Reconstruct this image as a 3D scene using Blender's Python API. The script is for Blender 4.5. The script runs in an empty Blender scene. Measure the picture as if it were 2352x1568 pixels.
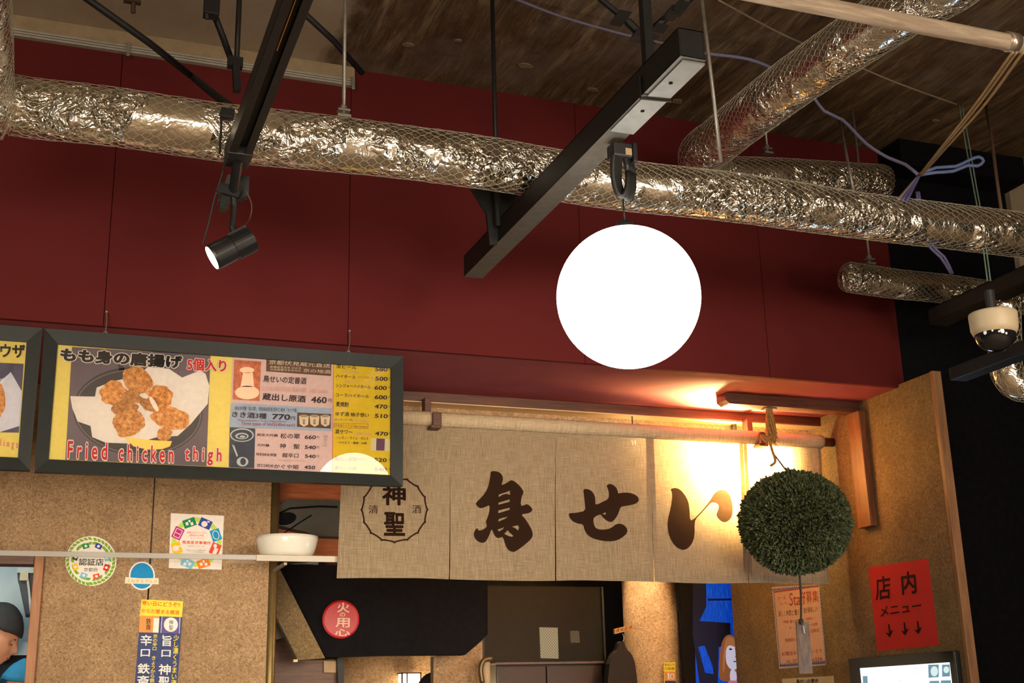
import bpy, bmesh, math, random
from mathutils import Vector, Matrix, noise
from mathutils.geometry import tessellate_polygon
random.seed(7)
PI = math.pi
S = bpy.context.scene
COL = S.collection

# ------------------------------------------------------------------ camera
YAW, PIT, ROL, FPX = math.radians(20.79), math.radians(16.45), math.radians(-1.459), 2868.0
CAM = Vector((0, 0, 1.5))
Fw = Vector((math.sin(YAW)*math.cos(PIT), math.cos(YAW)*math.cos(PIT), math.sin(PIT)))
Rt = Fw.cross(Vector((0, 0, 1))).normalized()
Up = Rt.cross(Fw)
_c, _s = math.cos(ROL), math.sin(ROL)
Rt, Up = _c*Rt + _s*Up, -_s*Rt + _c*Up
cam = bpy.data.cameras.new('camera')
cam.sensor_fit = 'HORIZONTAL'; cam.sensor_width = 36.0
cam.lens = 36.0*FPX/2352.0
cam.clip_start = 0.05
camo = bpy.data.objects.new('camera', cam)
COL.objects.link(camo)
m3 = Matrix((Rt, Up, -Fw)).transposed()
camo.matrix_world = Matrix.Translation(CAM) @ m3.to_4x4()
S.camera = camo

# ------------------------------------------------------------------ view, world, lights
S.view_settings.view_transform = 'Standard'
S.view_settings.look = 'None'
S.view_settings.exposure = 0.0
S.view_settings.gamma = 1.0
S.view_settings.use_curve_mapping = False
W = bpy.data.worlds.new('world'); S.world = W
W.use_nodes = True
W.node_tree.nodes['Background'].inputs[0].default_value = (0.9, 0.72, 0.55, 1)
W.node_tree.nodes['Background'].inputs[1].default_value = 0.33

def light(kind, name, loc, power, color=(1, 1, 1), aim=None, size=0.1, spot=60, blend=0.5, sizey=None):
    d = bpy.data.lights.new(name, kind)
    d.energy = power; d.color = color
    if kind == 'AREA':
        d.size = size
        if sizey:
            d.shape = 'RECTANGLE'; d.size_y = sizey
    else:
        d.shadow_soft_size = size
    if kind == 'SPOT':
        d.spot_size = math.radians(spot); d.spot_blend = blend
    o = bpy.data.objects.new(name, d); COL.objects.link(o)
    o.location = loc
    if aim is not None:
        o.rotation_euler = (Vector(aim) - Vector(loc)).to_track_quat('-Z', 'Y').to_euler()
    return o

WARM = (1.0, 0.80, 0.58)
GOLD = (1.0, 0.64, 0.25)
BULB = (2.905, 4.840, 2.565)
# unseen point lights added behind the camera as fill for the hall
for i, (x, y, z, p) in enumerate(((-1.9, -0.6, 2.95, 150), (3.9, -0.9, 1.7, 130), (0.8, -2.2, 2.2, 190))):
    light('POINT', 'hall_fill_light', (x, y, z), p, (1.0, 0.86, 0.68), size=0.45)
# unseen fill spots added behind the camera for menus, wall and noren
light('SPOT', 'hall_fill_spot', (-0.9, -0.8, 1.35), 1120, (1.0, 0.86, 0.66), aim=(0.3, 4.6, 2.0), size=0.9, spot=36, blend=0.9)
light('SPOT', 'hall_fill_spot', (2.2, -1.0, 2.25), 960, (1.0, 0.82, 0.64), aim=(1.9, 4.7, 2.15), size=0.9, spot=36, blend=0.9)
# warm bulb behind the noren, downlight on the column, kitchen tube, far room
light('SPOT', 'noren_bulb_light', (BULB[0], BULB[1]+0.05, BULB[2]), 1300, GOLD, aim=(BULB[0]-0.05, 4.6, BULB[2]-0.01), size=0.05, spot=128, blend=1.0)
light('POINT', 'noren_bulb_spill', (BULB[0], BULB[1]-0.035, BULB[2]-0.03), 7, GOLD, size=0.02)
light('SPOT', 'column_downlight', (2.92, 5.95, 2.62), 60, (1.0, 0.72, 0.42), aim=(2.93, 6.08, 1.4), size=0.03, spot=50, blend=0.6)
light('AREA', 'kitchen_tube_light', (-0.6, 5.5, 2.6), 11, (0.72, 0.93, 1.0), aim=(-0.3, 6.0, 1.6), size=0.9, sizey=0.3)
light('POINT', 'far_room_light', (1.95, 6.5, 1.5), 14, (1.0, 0.72, 0.40), size=0.08)
light('AREA', 'screen_glow_light', (3.26, 4.36, 1.45), 5, (0.5, 0.75, 1.0), aim=(2.0, 4.3, 1.6), size=0.5, sizey=0.3)

# ------------------------------------------------------------------ unprojection helpers (pixel of the photo -> point of a plane)
def ray(x, y): return (x-1176)/FPX*Rt - (y-784)/FPX*Up + Fw
def pY(x, y, Y): d = ray(x, y); return CAM + d*((Y-CAM.y)/d.y)
def pX(x, y, X): d = ray(x, y); return CAM + d*((X-CAM.x)/d.x)
def pZ(x, y, Z): d = ray(x, y); return CAM + d*((Z-CAM.z)/d.z)
def pT(x, y, t): return CAM + ray(x, y)*t
def lin(c):
    c /= 255.0
    return c/12.92 if c <= 0.04045 else ((c+0.055)/1.055)**2.4
def rgb(r, g, b): return (lin(r), lin(g), lin(b), 1)

# ------------------------------------------------------------------ materials
class NT:
    def __init__(s, name):
        s.m = bpy.data.materials.new(name); s.m.use_nodes = True
        s.t = s.m.node_tree; s.n = s.t.nodes; s.l = s.t.links
        s.b = s.n['Principled BSDF']; s.out = s.n['Material Output']
        s.co = None
    def new(s, k, **kw):
        q = s.n.new(k)
        for a, v in kw.items(): setattr(q, a, v)
        return q
    def coord(s, scale=(1, 1, 1), rot=(0, 0, 0)):
        if s.co is None: s.co = s.new('ShaderNodeTexCoord')
        mp = s.new('ShaderNodeMapping'); mp.inputs['Scale'].default_value = scale; mp.inputs['Rotation'].default_value = rot
        s.l.new(s.co.outputs['Object'], mp.inputs[0]); return mp.outputs[0]
    def noise(s, sc, det=4, ro=0.6, vec=None, dist=0):
        q = s.new('ShaderNodeTexNoise'); q.inputs['Scale'].default_value = sc; q.inputs['Detail'].default_value = det
        q.inputs['Roughness'].default_value = ro; q.inputs['Distortion'].default_value = dist
        s.l.new(vec if vec is not None else s.coord(), q.inputs['Vector']); return q.outputs[0]
    def ramp(s, fac, stops, interp='LINEAR'):
        q = s.new('ShaderNodeValToRGB'); q.color_ramp.interpolation = interp
        e = q.color_ramp.elements
        while len(e) < len(stops): e.new(0.5)
        for i, (p, c) in enumerate(stops):
            e[i].position = p; e[i].color = c if len(c) == 4 else (*c, 1)
        s.l.new(fac, q.inputs[0]); return q.outputs[0]
    def mix(s, f, a, b, mode='MIX'):
        q = s.new('ShaderNodeMix'); q.data_type = 'RGBA'; q.blend_type = mode
        for inp, v in ((q.inputs[0], f), (q.inputs[6], a), (q.inputs[7], b)):
            if hasattr(v, 'is_linked') or isinstance(v, bpy.types.NodeSocket): s.l.new(v, inp)
            else: inp.default_value = v
        return q.outputs[2]
    def math(s, op, a, b=0.0):
        q = s.new('ShaderNodeMath'); q.operation = op
        for inp, v in ((q.inputs[0], a), (q.inputs[1], b)):
            if isinstance(v, bpy.types.NodeSocket): s.l.new(v, inp)
            else: inp.default_value = v
        return q.outputs[0]
    def bump(s, h, st, dist=0.01, prev=None):
        q = s.new('ShaderNodeBump'); q.inputs['Strength'].default_value = st; q.inputs['Distance'].default_value = dist
        s.l.new(h, q.inputs['Height'])
        if prev is not None: s.l.new(prev, q.inputs['Normal'])
        return q.outputs[0]
    def set(s, k, v):
        i = s.b.inputs[k]
        if isinstance(v, bpy.types.NodeSocket): s.l.new(v, i)
        else: i.default_value = v

MC = {}
def mat(name, col, rough=0.6, metal=0.0, emit=0.0, var=0.12, nsc=30, bump=0.05, spec=0.5):
    """plain procedural material: base colour with a slight noise in tone and relief"""
    if name in MC: return MC[name]
    k = NT(name)
    f = k.noise(nsc, 4)
    dark = tuple(c*(1-var) for c in col[:3]) + (1,)
    lite = tuple(min(1, c*(1+var)) for c in col[:3]) + (1,)
    c = k.ramp(f, [(0.3, dark), (0.7, lite)])
    k.set('Base Color', c); k.set('Roughness', rough); k.set('Metallic', metal)
    k.set('Specular IOR Level', spec)
    if emit:
        k.l.new(c, k.b.inputs['Emission Color']); k.set('Emission Strength', emit)
    if bump: k.set('Normal', k.bump(k.noise(nsc*3, 3), bump, 0.004))
    MC[name] = k.m
    return k.m
def ink(name, col): return mat(name, col, 0.75, var=0.06, nsc=60, bump=0, spec=0.2)

def m_redwall():
    k = NT('red_paint')
    n1 = k.noise(1.6, 5); n2 = k.noise(220, 2)
    c = k.mix(n1, (0.088, 0.0105, 0.0105, 1), (0.125, 0.0165, 0.016, 1))
    c = k.mix(k.math('MULTIPLY', n2, 0.35), c, (0.07, 0.008, 0.01, 1))
    k.set('Base Color', c); k.set('Roughness', 0.75); k.set('Specular IOR Level', 0.1)
    k.set('Normal', k.bump(k.noise(160, 3), 0.15, 0.002)); return k.m
def m_wallpaper(name, a, b, sc=1.0):
    k = NT(name)
    v = k.coord((1, 1, 1))
    n1 = k.noise(95*sc, 5, 0.75, v, 1.2); n2 = k.noise(7, 4); n3 = k.noise(300*sc, 3, 0.7)
    c = k.mix(k.ramp(n1, [(0.38, (0, 0, 0)), (0.62, (1, 1, 1))]), a, b)
    c = k.mix(k.ramp(n2, [(0.35, (0, 0, 0)), (0.75, (0.45, 0.45, 0.45))]), c, tuple(x*0.55 for x in a[:3])+(1,))
    k.set('Base Color', c); k.set('Roughness', 0.85); k.set('Specular IOR Level', 0.2)
    k.set('Normal', k.bump(n3, 0.5, 0.003, k.bump(n1, 0.5, 0.004))); return k.m
def m_concrete():
    k = NT('board_marked_concrete')
    v = k.coord((9, 1.1, 1)); v2 = k.coord((60, 3, 1))
    g1 = k.noise(1.6, 10, 0.78, v, 0.9); g2 = k.noise(2.0, 6, 0.75, v2)
    blot = k.noise(1.7, 6, 0.6)
    c = k.ramp(g1, [(0.32, rgb(58, 43, 33)), (0.5, rgb(112, 90, 64)), (0.68, rgb(168, 146, 114))])
    c = k.mix(k.ramp(g2, [(0.40, (0.45, 0.45, 0.45)), (0.54, (0, 0, 0))]), c, rgb(46, 33, 25))
    c = k.mix(k.ramp(blot, [(0.45, (0, 0, 0)), (0.72, (0.75, 0.75, 0.75))]), c, rgb(84, 56, 34))
    gp = k.noise(1.1, 7, 0.7, k.coord((1, 1, 1), (0, 0, 0.9)))
    c = k.mix(k.ramp(gp, [(0.5, (0, 0, 0)), (0.62, (0.5, 0.5, 0.5))]), c, rgb(134, 122, 112))
    # plastered field at the left, a soft ragged border against the bare boards
    sx = k.new('ShaderNodeSeparateXYZ'); k.l.new(k.coord(), sx.inputs[0])
    wob = k.math('MULTIPLY', k.noise(2.4, 5), 0.35)
    edge = k.math('ADD', k.math('ADD', sx.outputs[0], k.math('MULTIPLY', sx.outputs[1], 0.10)), wob)
    f = k.ramp(k.math('SUBTRACT', edge, -1.32), [(0.47, (1, 1, 1)), (0.53, (0, 0, 0))])
    pl = k.mix(k.noise(4, 6), rgb(160, 140, 112), rgb(192, 178, 156))
    pl = k.mix(k.ramp(k.noise(55, 4, 0.8), [(0.62, (0, 0, 0)), (0.8, (0.5, 0.5, 0.5))]), pl, rgb(70, 55, 40))
    c = k.mix(f, c, pl)
    k.set('Base Color', c); k.set('Roughness', 0.9); k.set('Specular IOR Level', 0.2)
    k.set('Normal', k.bump(g2, 0.5, 0.01, k.bump(g1, 0.5, 0.02))); return k.m
def m_foil(tint=(0.84, 0.79, 0.70, 1)):
    k = NT('crinkled_foil')
    v = k.coord()
    w1 = k.noise(7, 3, 0.5, v)
    vo = k.new('ShaderNodeTexVoronoi'); vo.feature = 'F1'; vo.inputs['Scale'].default_value = 14
    mv = k.new('ShaderNodeVectorMath'); mv.operation = 'ADD'
    nn = k.new('ShaderNodeTexNoise'); nn.inputs['Scale'].default_value = 11; nn.inputs['Detail'].default_value = 3
    k.l.new(v, nn.inputs['Vector'])
    sc = k.new('ShaderNodeVectorMath'); sc.operation = 'SCALE'; sc.inputs['Scale'].default_value = 0.12
    k.l.new(nn.outputs['Color'], sc.inputs[0]); k.l.new(v, mv.inputs[0]); k.l.new(sc.outputs[0], mv.inputs[1])
    k.l.new(mv.outputs[0], vo.inputs['Vector'])
    v2 = k.new('ShaderNodeTexVoronoi'); v2.inputs['Scale'].default_value = 48; k.l.new(mv.outputs[0], v2.inputs['Vector'])
    msk = k.ramp(k.noise(5, 3), [(0.46, (0.05, 0.05, 0.05)), (0.62, (0.85, 0.85, 0.85))])
    h = k.math('MULTIPLY', vo.outputs['Distance'], msk)
    h2 = k.math('MULTIPLY', v2.outputs['Distance'], msk)
    cr = k.math('ABSOLUTE', k.math('SUBTRACT', k.noise(15, 2, 0.5, mv.outputs[0], 1.2), 0.5)); cr = k.math('MULTIPLY', cr, msk)
    b = k.bump(h, 0.7, 0.030); b = k.bump(cr, 0.9, 0.11, b); b = k.bump(h2, 0.35, 0.012, b)
    k.set('Base Color', tint); k.set('Metallic', 1.0); k.set('Roughness', 0.19)
    k.set('Normal', b); return k.m
def m_cloth(name, dens, tr=0.5):
    """hemp cloth: weave of threads and slubs, lets light through"""
    k = NT(name)
    wx = k.noise(34, 3, 0.6, k.coord((22, 1, 0.5))); wz = k.noise(34, 3, 0.6, k.coord((0.5, 1, 22)))
    sl = k.noise(14, 4, 0.7, k.coord((1, 1, 9))); big = k.noise(3, 4)
    c = k.mix(k.ramp(wx, [(0.35, (0, 0, 0)), (0.65, (1, 1, 1))]), rgb(166, 146, 118), rgb(222, 204, 174))
    c = k.mix(k.ramp(wz, [(0.35, (0.6, 0.6, 0.6)), (0.6, (0, 0, 0))]), c, rgb(146, 122, 88))
    c = k.mix(k.ramp(sl, [(0.62, (0, 0, 0)), (0.75, (0.45, 0.45, 0.45))]), c, rgb(120, 92, 58))
    c = k.mix(k.math('MULTIPLY', big, 0.35), c, rgb(158, 132, 92))
    if dens != 1: c = k.mix(1.0, c, (dens, dens, dens, 1), 'MULTIPLY')
    d = k.new('ShaderNodeBsdfDiffuse'); t = k.new('ShaderNodeBsdfTranslucent'); mx = k.new('ShaderNodeMixShader')
    k.l.new(c, d.inputs[0]); k.l.new(c, t.inputs[0]); mx.inputs[0].default_value = tr
    k.l.new(d.outputs[0], mx.inputs[1]); k.l.new(t.outputs[0], mx.inputs[2])
    k.l.new(k.bump(wx, 0.4, 0.002, k.bump(wz, 0.4, 0.002)), d.inputs['Normal'])
    tp = k.new('ShaderNodeBsdfTransparent'); m2 = k.new('ShaderNodeMixShader')
    hole = k.math('MULTIPLY', k.ramp(wx, [(0.3, (1, 1, 1)), (0.42, (0, 0, 0))]), k.ramp(wz, [(0.45, (1, 1, 1)), (0.6, (0, 0, 0))]))
    k.l.new(k.math('MULTIPLY', hole, 0.10 if tr > 0.3 else 0.0), m2.inputs[0])
    k.l.new(mx.outputs[0], m2.inputs[1]); k.l.new(tp.outputs[0], m2.inputs[2])
    k.l.new(m2.outputs[0], k.out.inputs[0]); return k.m
def m_dye():
    k = NT('brown_dye_on_cloth')
    wx = k.noise(34, 3, 0.6, k.coord((22, 1, 0.5)))
    c = k.mix(wx, rgb(34, 22, 18), rgb(62, 44, 34))
    d = k.new('ShaderNodeBsdfDiffuse'); t = k.new('ShaderNodeBsdfTranslucent'); mx = k.new('ShaderNodeMixShader')
    tp = k.new('ShaderNodeBsdfTransparent'); m2 = k.new('ShaderNodeMixShader'); m2.inputs[0].default_value = 0.07
    k.l.new(c, d.inputs[0]); t.inputs[0].default_value = rgb(110, 70, 40); mx.inputs[0].default_value = 0.3
    k.l.new(d.outputs[0], mx.inputs[1]); k.l.new(t.outputs[0], mx.inputs[2])
    k.l.new(mx.outputs[0], m2.inputs[1]); k.l.new(tp.outputs[0], m2.inputs[2]); k.l.new(m2.outputs[0], k.out.inputs[0]); return k.m
def m_wood(name, a, b, sc=(2, 30, 30), rough=0.5):
    k = NT(name)
    g = k.noise(3, 6, 0.65, k.coord(sc), 0.4)
    k.set('Base Color', k.ramp(g, [(0.35, a), (0.65, b)])); k.set('Roughness', rough)
    k.set('Normal', k.bump(g, 0.2, 0.002)); return k.m
def m_pane(name, tint=(0.98, 0.98, 0.98, 1), base=0.0, rough=0.01):
    k = NT(name)
    tp = k.new('ShaderNodeBsdfTransparent'); tp.inputs[0].default_value = tint
    gl = k.new('ShaderNodeBsdfGlossy'); gl.inputs['Roughness'].default_value = rough
    fr = k.new('ShaderNodeFresnel'); fr.inputs[0].default_value = 1.5
    mx = k.new('ShaderNodeMixShader')
    k.l.new(k.math('MULTIPLY', fr.outputs[0], 1.0-base), mx.inputs[0]); k.l.new(tp.outputs[0], mx.inputs[1]); k.l.new(gl.outputs[0], mx.inputs[2])
    k.l.new(mx.outputs[0], k.out.inputs[0]); return k.m
def m_acryl():
    k = NT('frosted_acrylic_edge')
    tp = k.new('ShaderNodeBsdfTransparent'); tp.inputs[0].default_value = (0.62, 0.6, 0.56, 1)
    mx = k.new('ShaderNodeMixShader'); mx.inputs[0].default_value = 0.45
    k.set('Base Color', (0.62, 0.60, 0.56, 1)); k.set('Roughness', 0.25)
    k.l.new(tp.outputs[0], mx.inputs[1]); k.l.new(k.b.outputs[0], mx.inputs[2]); k.l.new(mx.outputs[0], k.out.inputs[0]); return k.m
def m_glow(name, col, st):
    if name in MC: return MC[name]
    k = NT(name); MC[name] = k.m
    f = k.noise(3, 2)
    c = k.mix(k.math('MULTIPLY', f, 0.06), col, (1, 1, 1, 1))
    k.set('Base Color', tuple(x*0.25 for x in col[:3])+(1,)); k.l.new(c, k.b.inputs['Emission Color']); k.set('Emission Strength', st); k.set('Roughness', 0.3); return k.m
def m_globe():
    k = NT('opal_glass_lit')
    lw = k.new('ShaderNodeLayerWeight'); lw.inputs[0].default_value = 0.5
    k.set('Base Color', (0.85, 0.82, 0.78, 1)); k.set('Roughness', 0.15)
    k.l.new(k.mix(k.noise(2, 2), (1.0, 0.93, 0.80, 1), (1.0, 0.95, 0.84, 1)), k.b.inputs['Emission Color'])
    k.set('Emission Strength', 11.0); return k.m
def m_meat():
    k = NT('fried_batter_print')
    n1 = k.noise(60, 6, 0.7); n2 = k.noise(220, 4, 0.7)
    c = k.ramp(n1, [(0.3, rgb(96, 52, 22)), (0.5, rgb(168, 104, 44)), (0.68, rgb(214, 160, 92))])
    c = k.mix(k.ramp(n2, [(0.5, (0, 0, 0)), (0.7, (0.5, 0.5, 0.5))]), c, rgb(232, 190, 130))
    k.set('Base Color', c); k.set('Roughness', 0.7); return k.m

RED = m_redwall()
PAPER = m_wallpaper('beige_fibre_wallpaper', (0.235, 0.140, 0.070, 1), (0.55, 0.365, 0.205, 1))
PAPER2 = m_wallpaper('ochre_fibre_wallpaper', (0.15, 0.10, 0.045, 1), (0.33, 0.235, 0.115, 1))
CONC = m_concrete()
FOIL = m_foil()
BLACKWALL = mat('black_paint', (0.0050, 0.0050, 0.0068, 1), 0.9, var=0.3, nsc=40, spec=0.1)
BLKMETAL = mat('black_steel', (0.011, 0.0105, 0.0105, 1), 0.5, 0.0, var=0.25, spec=0.3)
BEAMMET = mat('grey_painted_steel', (0.085, 0.080, 0.070, 1), 0.5, 0.2, var=0.2)
GALV = mat('galvanised_steel', (0.34, 0.32, 0.28, 1), 0.45, 0.7, var=0.25)
PLATE = mat('pale_zinc_plate', (0.20, 0.20, 0.19, 1), 0.6, 0.1)
WIRE = mat('wire_netting', (0.42, 0.39, 0.30, 1), 0.5, 0.4)
PIPE = m_wood('grey_brown_pipe_coating', rgb(150, 130, 110), rgb(190, 172, 150), (2, 20, 20), 0.6)
FRAMEM = mat('dark_aluminium_frame', (0.010, 0.012, 0.011, 1), 0.5, 0.0, var=0.15, spec=0.25)
DWOOD = m_wood('dark_brown_wood', rgb(60, 28, 14), rgb(96, 48, 24))
OWOOD = m_wood('orange_wood', rgb(150, 74, 34), rgb(186, 104, 54), (3, 20, 20))
LWOOD = m_wood('light_oak_trim', rgb(128, 90, 60), rgb(160, 116, 80), (20, 20, 2))
BRASS = mat('brushed_brass', (0.30, 0.22, 0.09, 1), 0.35, 0.8)
CLOTH = m_cloth('hemp_cloth', 1.0, 0.45)
HEM = m_cloth('hemp_cloth_folded', 0.80, 0.16)
DYE = m_dye()
PANE = m_pane('clear_acrylic_pane')
GLASSY = m_pane('clear_shelf_glass', (0.97, 0.98, 0.97, 1), 0.85)
ACRYL = m_acryl()
WHITEC = mat('white_glazed_ceramic', (0.74, 0.71, 0.62, 1), 0.15, var=0.04, bump=0)
MEAT = m_meat()

# ------------------------------------------------------------------ object helpers
def tag(o, label=None, cat=None, group=None, kind=None):
    if label: o['label'] = label
    if cat: o['category'] = cat
    if group: o['group'] = group
    if kind: o['kind'] = kind
    return o
def empty(name, loc, label, cat, group=None, kind=None):
    o = bpy.data.objects.new(name, None); COL.objects.link(o)
    o.location = loc; o.empty_display_size = 0.05
    o['_w'] = tuple(loc)
    return tag(o, label, cat, group, kind)
def origin_of(o):
    v = Vector((0, 0, 0))
    while o is not None:
        v = v + o.location; o = o.parent
    return v

class MB:
    def __init__(s): s.v = []; s.f = []; s.mi = []; s.cur = 0
    def add(s, vs, fs):
        b = len(s.v); s.v += [Vector(p) for p in vs]
        s.f += [tuple(i+b for i in f) for f in fs]; s.mi += [s.cur]*len(fs); return s
    def box(s, a, b):
        x0, y0, z0 = a; x1, y1, z1 = b
        return s.add([(x0,y0,z0),(x1,y0,z0),(x1,y1,z0),(x0,y1,z0),(x0,y0,z1),(x1,y0,z1),(x1,y1,z1),(x0,y1,z1)],
                     [(0,3,2,1),(4,5,6,7),(0,1,5,4),(1,2,6,5),(2,3,7,6),(3,0,4,7)])
    def bevbox(s, a, b, r=0.004):
        """box with chamfered edges"""
        bm = bmesh.new()
        bmesh.ops.create_cube(bm, size=1)
        for v in bm.verts:
            v.co = Vector([(a[i]+b[i])/2 + v.co[i]*(b[i]-a[i]) for i in range(3)])
        bmesh.ops.bevel(bm, geom=bm.edges[:], offset=r, segments=2, affect='EDGES', profile=0.6)
        bm.verts.index_update()
        s.add([v.co.copy() for v in bm.verts], [tuple(v.index for v in f.verts) for f in bm.faces]); bm.free(); return s
    def obox(s, c, ax, ay, az):
        """box with centre c and half axis vectors"""
        c = Vector(c); P = []
        for k in (-1, 1):
            for j in (-1, 1):
                for i in (-1, 1): P.append(c + i*Vector(ax) + j*Vector(ay) + k*Vector(az))
        return s.add(P, [(0,2,3,1),(4,5,7,6),(0,1,5,4),(1,3,7,5),(3,2,6,7),(2,0,4,6)])
    def prism(s, loop, d):
        """closed planar loop pushed along vector d"""
        loop = [Vector(p) for p in loop]; n = len(loop); d = Vector(d)
        tri = tessellate_polygon([loop])
        fs = [tuple(t) for t in tri] + [tuple(i+n for i in reversed(t)) for t in tri]
        fs += [(i, (i+1) % n, (i+1) % n + n, i+n) for i in range(n)]
        return s.add(loop + [p+d for p in loop], fs)
    def poly(s, loops, d=None):
        loops = [[Vector(p) for p in l] for l in loops]
        flat = [p for l in loops for p in l]
        if d is not None: flat = [p + d for p in flat]
        return s.add(flat, [tuple(t) for t in tessellate_polygon(loops)])
    def tube(s, pts, r, n=8, cap=True, rf=None):
        pts = [Vector(p) for p in pts]; N = len(pts)
        t0 = (pts[1]-pts[0]).normalized()
        u = t0.orthogonal().normalized(); P = []
        for i in range(N):
            t = (pts[min(i+1, N-1)] - pts[max(i-1, 0)]).normalized()
            u = (u - t*u.dot(t)).normalized(); w = t.cross(u)
            rr = r if rf is None else rf(i/(N-1))*r
            for k in range(n):
                a = 2*PI*k/n; P.append(pts[i] + (u*math.cos(a) + w*math.sin(a))*rr)
        fs = [(i*n+k, i*n+(k+1) % n, (i+1)*n+(k+1) % n, (i+1)*n+k) for i in range(N-1) for k in range(n)]
        if cap: fs += [tuple(range(n-1, -1, -1)), tuple(range((N-1)*n, N*n))]
        return s.add(P, fs)
    def lathe(s, prof, c, ax=(0, 0, 1), n=32):
        """profile [(radius, height)] turned about axis ax through c"""
        ax = Vector(ax).normalized(); u = ax.orthogonal().normalized(); w = ax.cross(u); c = Vector(c); P = []
        for r, h in prof:
            for k in range(n):
                a = 2*PI*k/n; P.append(c + ax*h + (u*math.cos(a)+w*math.sin(a))*r)
        m = len(prof)
        return s.add(P, [(i*n+k, i*n+(k+1) % n, (i+1)*n+(k+1) % n, (i+1)*n+k) for i in range(m-1) for k in range(n)])
    def obj(s, name, m, parent=None, smooth=False, loc=None):
        if parent is None:
            if loc is None:
                xs = [p.x for p in s.v]; ys = [p.y for p in s.v]; zs = [p.z for p in s.v]
                loc = Vector(((min(xs)+max(xs))/2, (min(ys)+max(ys))/2, min(zs)))
            off = Vector(loc)
        else: off = origin_of(parent)
        me = bpy.data.meshes.new(name)
        me.from_pydata([tuple(p-off) for p in s.v], [], s.f)
        ms = m if isinstance(m, (list, tuple)) else [m]
        for q in ms: me.materials.append(q)
        if len(ms) > 1: me.polygons.foreach_set('material_index', s.mi)
        if smooth: me.polygons.foreach_set('use_smooth', [True]*len(me.polygons))
        me.update()
        o = bpy.data.objects.new(name, me); COL.objects.link(o)
        if parent is not None: o.parent = parent
        else: o.location = off
        return o

def chaikin(pts, it=1, closed=True):
    for _ in range(it):
        q = []; n = len(pts)
        for i in range(n if closed else n-1):
            a, b = pts[i], pts[(i+1) % n]
            q += [tuple(a[k]*0.75+b[k]*0.25 for k in range(len(a))), tuple(a[k]*0.25+b[k]*0.75 for k in range(len(a)))]
        if not closed: q = [pts[0]] + q + [pts[-1]]
        pts = q
    return pts
def spline(pts, step=0.02):
    """Catmull-Rom through points, about step apart"""
    pts = [Vector(p) for p in pts]; out = []
    P = [pts[0]*2-pts[1]] + pts + [pts[-1]*2-pts[-2]]
    for i in range(1, len(P)-2):
        a, b, c, d = P[i-1:i+3]; n = max(2, int((c-b).length/step))
        for k in range(n):
            t = k/n
            out.append(0.5*((2*b)+(c-a)*t+(2*a-5*b+4*c-d)*t*t+(3*b-a-3*c+d)*t**3))
    out.append(pts[-1]); return out

# ---- flat print on a plane: plane = ('Y', value) facing the hall or ('X', value) facing left
def on(plane, layer=0):
    k, v = plane; e = 0.0005*layer
    if k == 'Y': return lambda x, y: pY(x, y, v-e)
    return lambda x, y: pX(x, y, v-e)
def onto(plane, layer, p):
    """point p of the bare plane lifted to a print layer"""
    p = Vector(p)
    if plane[0] == 'Y': p.y = plane[1]-0.0005*layer
    else: p.x = plane[1]-0.0005*layer
    return p
def basept(plane, x, y): return pY(x, y, plane[1]) if plane[0] == 'Y' else pX(x, y, plane[1])
def flat(mb, plane, layer, *loops):
    return mb.poly([[onto(plane, layer, basept(plane, *q)) for q in l] for l in loops])
GC = {}
def glyphs(s, bold=0.0, fit=None):
    """writing as triangles in a unit box; bolder strokes come from copies shifted round by the stroke width"""
    if (s, bold, fit) in GC: return GC[(s, bold, fit)]
    cu = bpy.data.curves.new('t', 'FONT'); cu.body = s; cu.resolution_u = 3
    cu.space_line = 0.98; cu.align_x = 'CENTER' if '\n' in s else 'LEFT'
    ob = bpy.data.objects.new('t', cu); COL.objects.link(ob)
    bpy.context.view_layer.update()
    dg = bpy.context.evaluated_depsgraph_get()
    me = bpy.data.meshes.new_from_object(ob.evaluated_get(dg))
    v0 = [v.co.copy() for v in me.vertices]; f0 = [tuple(p.vertices) for p in me.polygons]
    bpy.data.objects.remove(ob); bpy.data.curves.remove(cu); bpy.data.meshes.remove(me)
    vs, fs = [], []
    if v0:
        nd = 0 if bold < 0.006 else (4 if bold < 0.02 else (6 if bold < 0.035 else 10))
        sh = [(0.0, 0.0)] + [(bold*math.cos(2*PI*k/nd+0.4), bold*math.sin(2*PI*k/nd+0.4)) for k in range(nd)]
        for i, (dx, dy) in enumerate(sh):
            o = len(vs); vs += [(v.x+dx, v.y+dy, i) for v in v0]; fs += [tuple(q+o for q in f) for f in f0]
        x0 = min(v[0] for v in vs); x1 = max(v[0] for v in vs); y0 = min(v[1] for v in vs); y1 = max(v[1] for v in vs)
        if fit is not None: x0 += bold-fit; x1 -= bold-fit; y0 += bold-fit; y1 -= bold-fit
        vs = [((v[0]-x0)/max(1e-6, x1-x0), (v[1]-y0)/max(1e-6, y1-y0), v[2]) for v in vs]
    GC[(s, bold, fit)] = (vs, fs); return vs, fs
def txt(mb, s, plane, layer, bl, br, tl, bold=0.0, fit=None):
    """writing whose box has its bottom left, bottom right and top left corners at those pixels"""
    vs, fs = glyphs(s, bold, fit)
    if not vs: return mb
    a = basept(plane, *bl); b = basept(plane, *br); c = basept(plane, *tl)
    return mb.add([onto(plane, layer+0.05*k, a + (b-a)*u + (c-a)*w) for u, w, k in vs], fs)
def conv(sc, ox, oy):
    return lambda u, v: (ox+u/sc, oy+v/sc)
def disc(cx, cy, rx, ry, n=40, rot=0.0):
    return [(cx+rx*math.cos(2*PI*k/n)*math.cos(rot)-ry*math.sin(2*PI*k/n)*math.sin(rot),
             cy+rx*math.cos(2*PI*k/n)*math.sin(rot)+ry*math.sin(2*PI*k/n)*math.cos(rot)) for k in range(n)]
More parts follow.
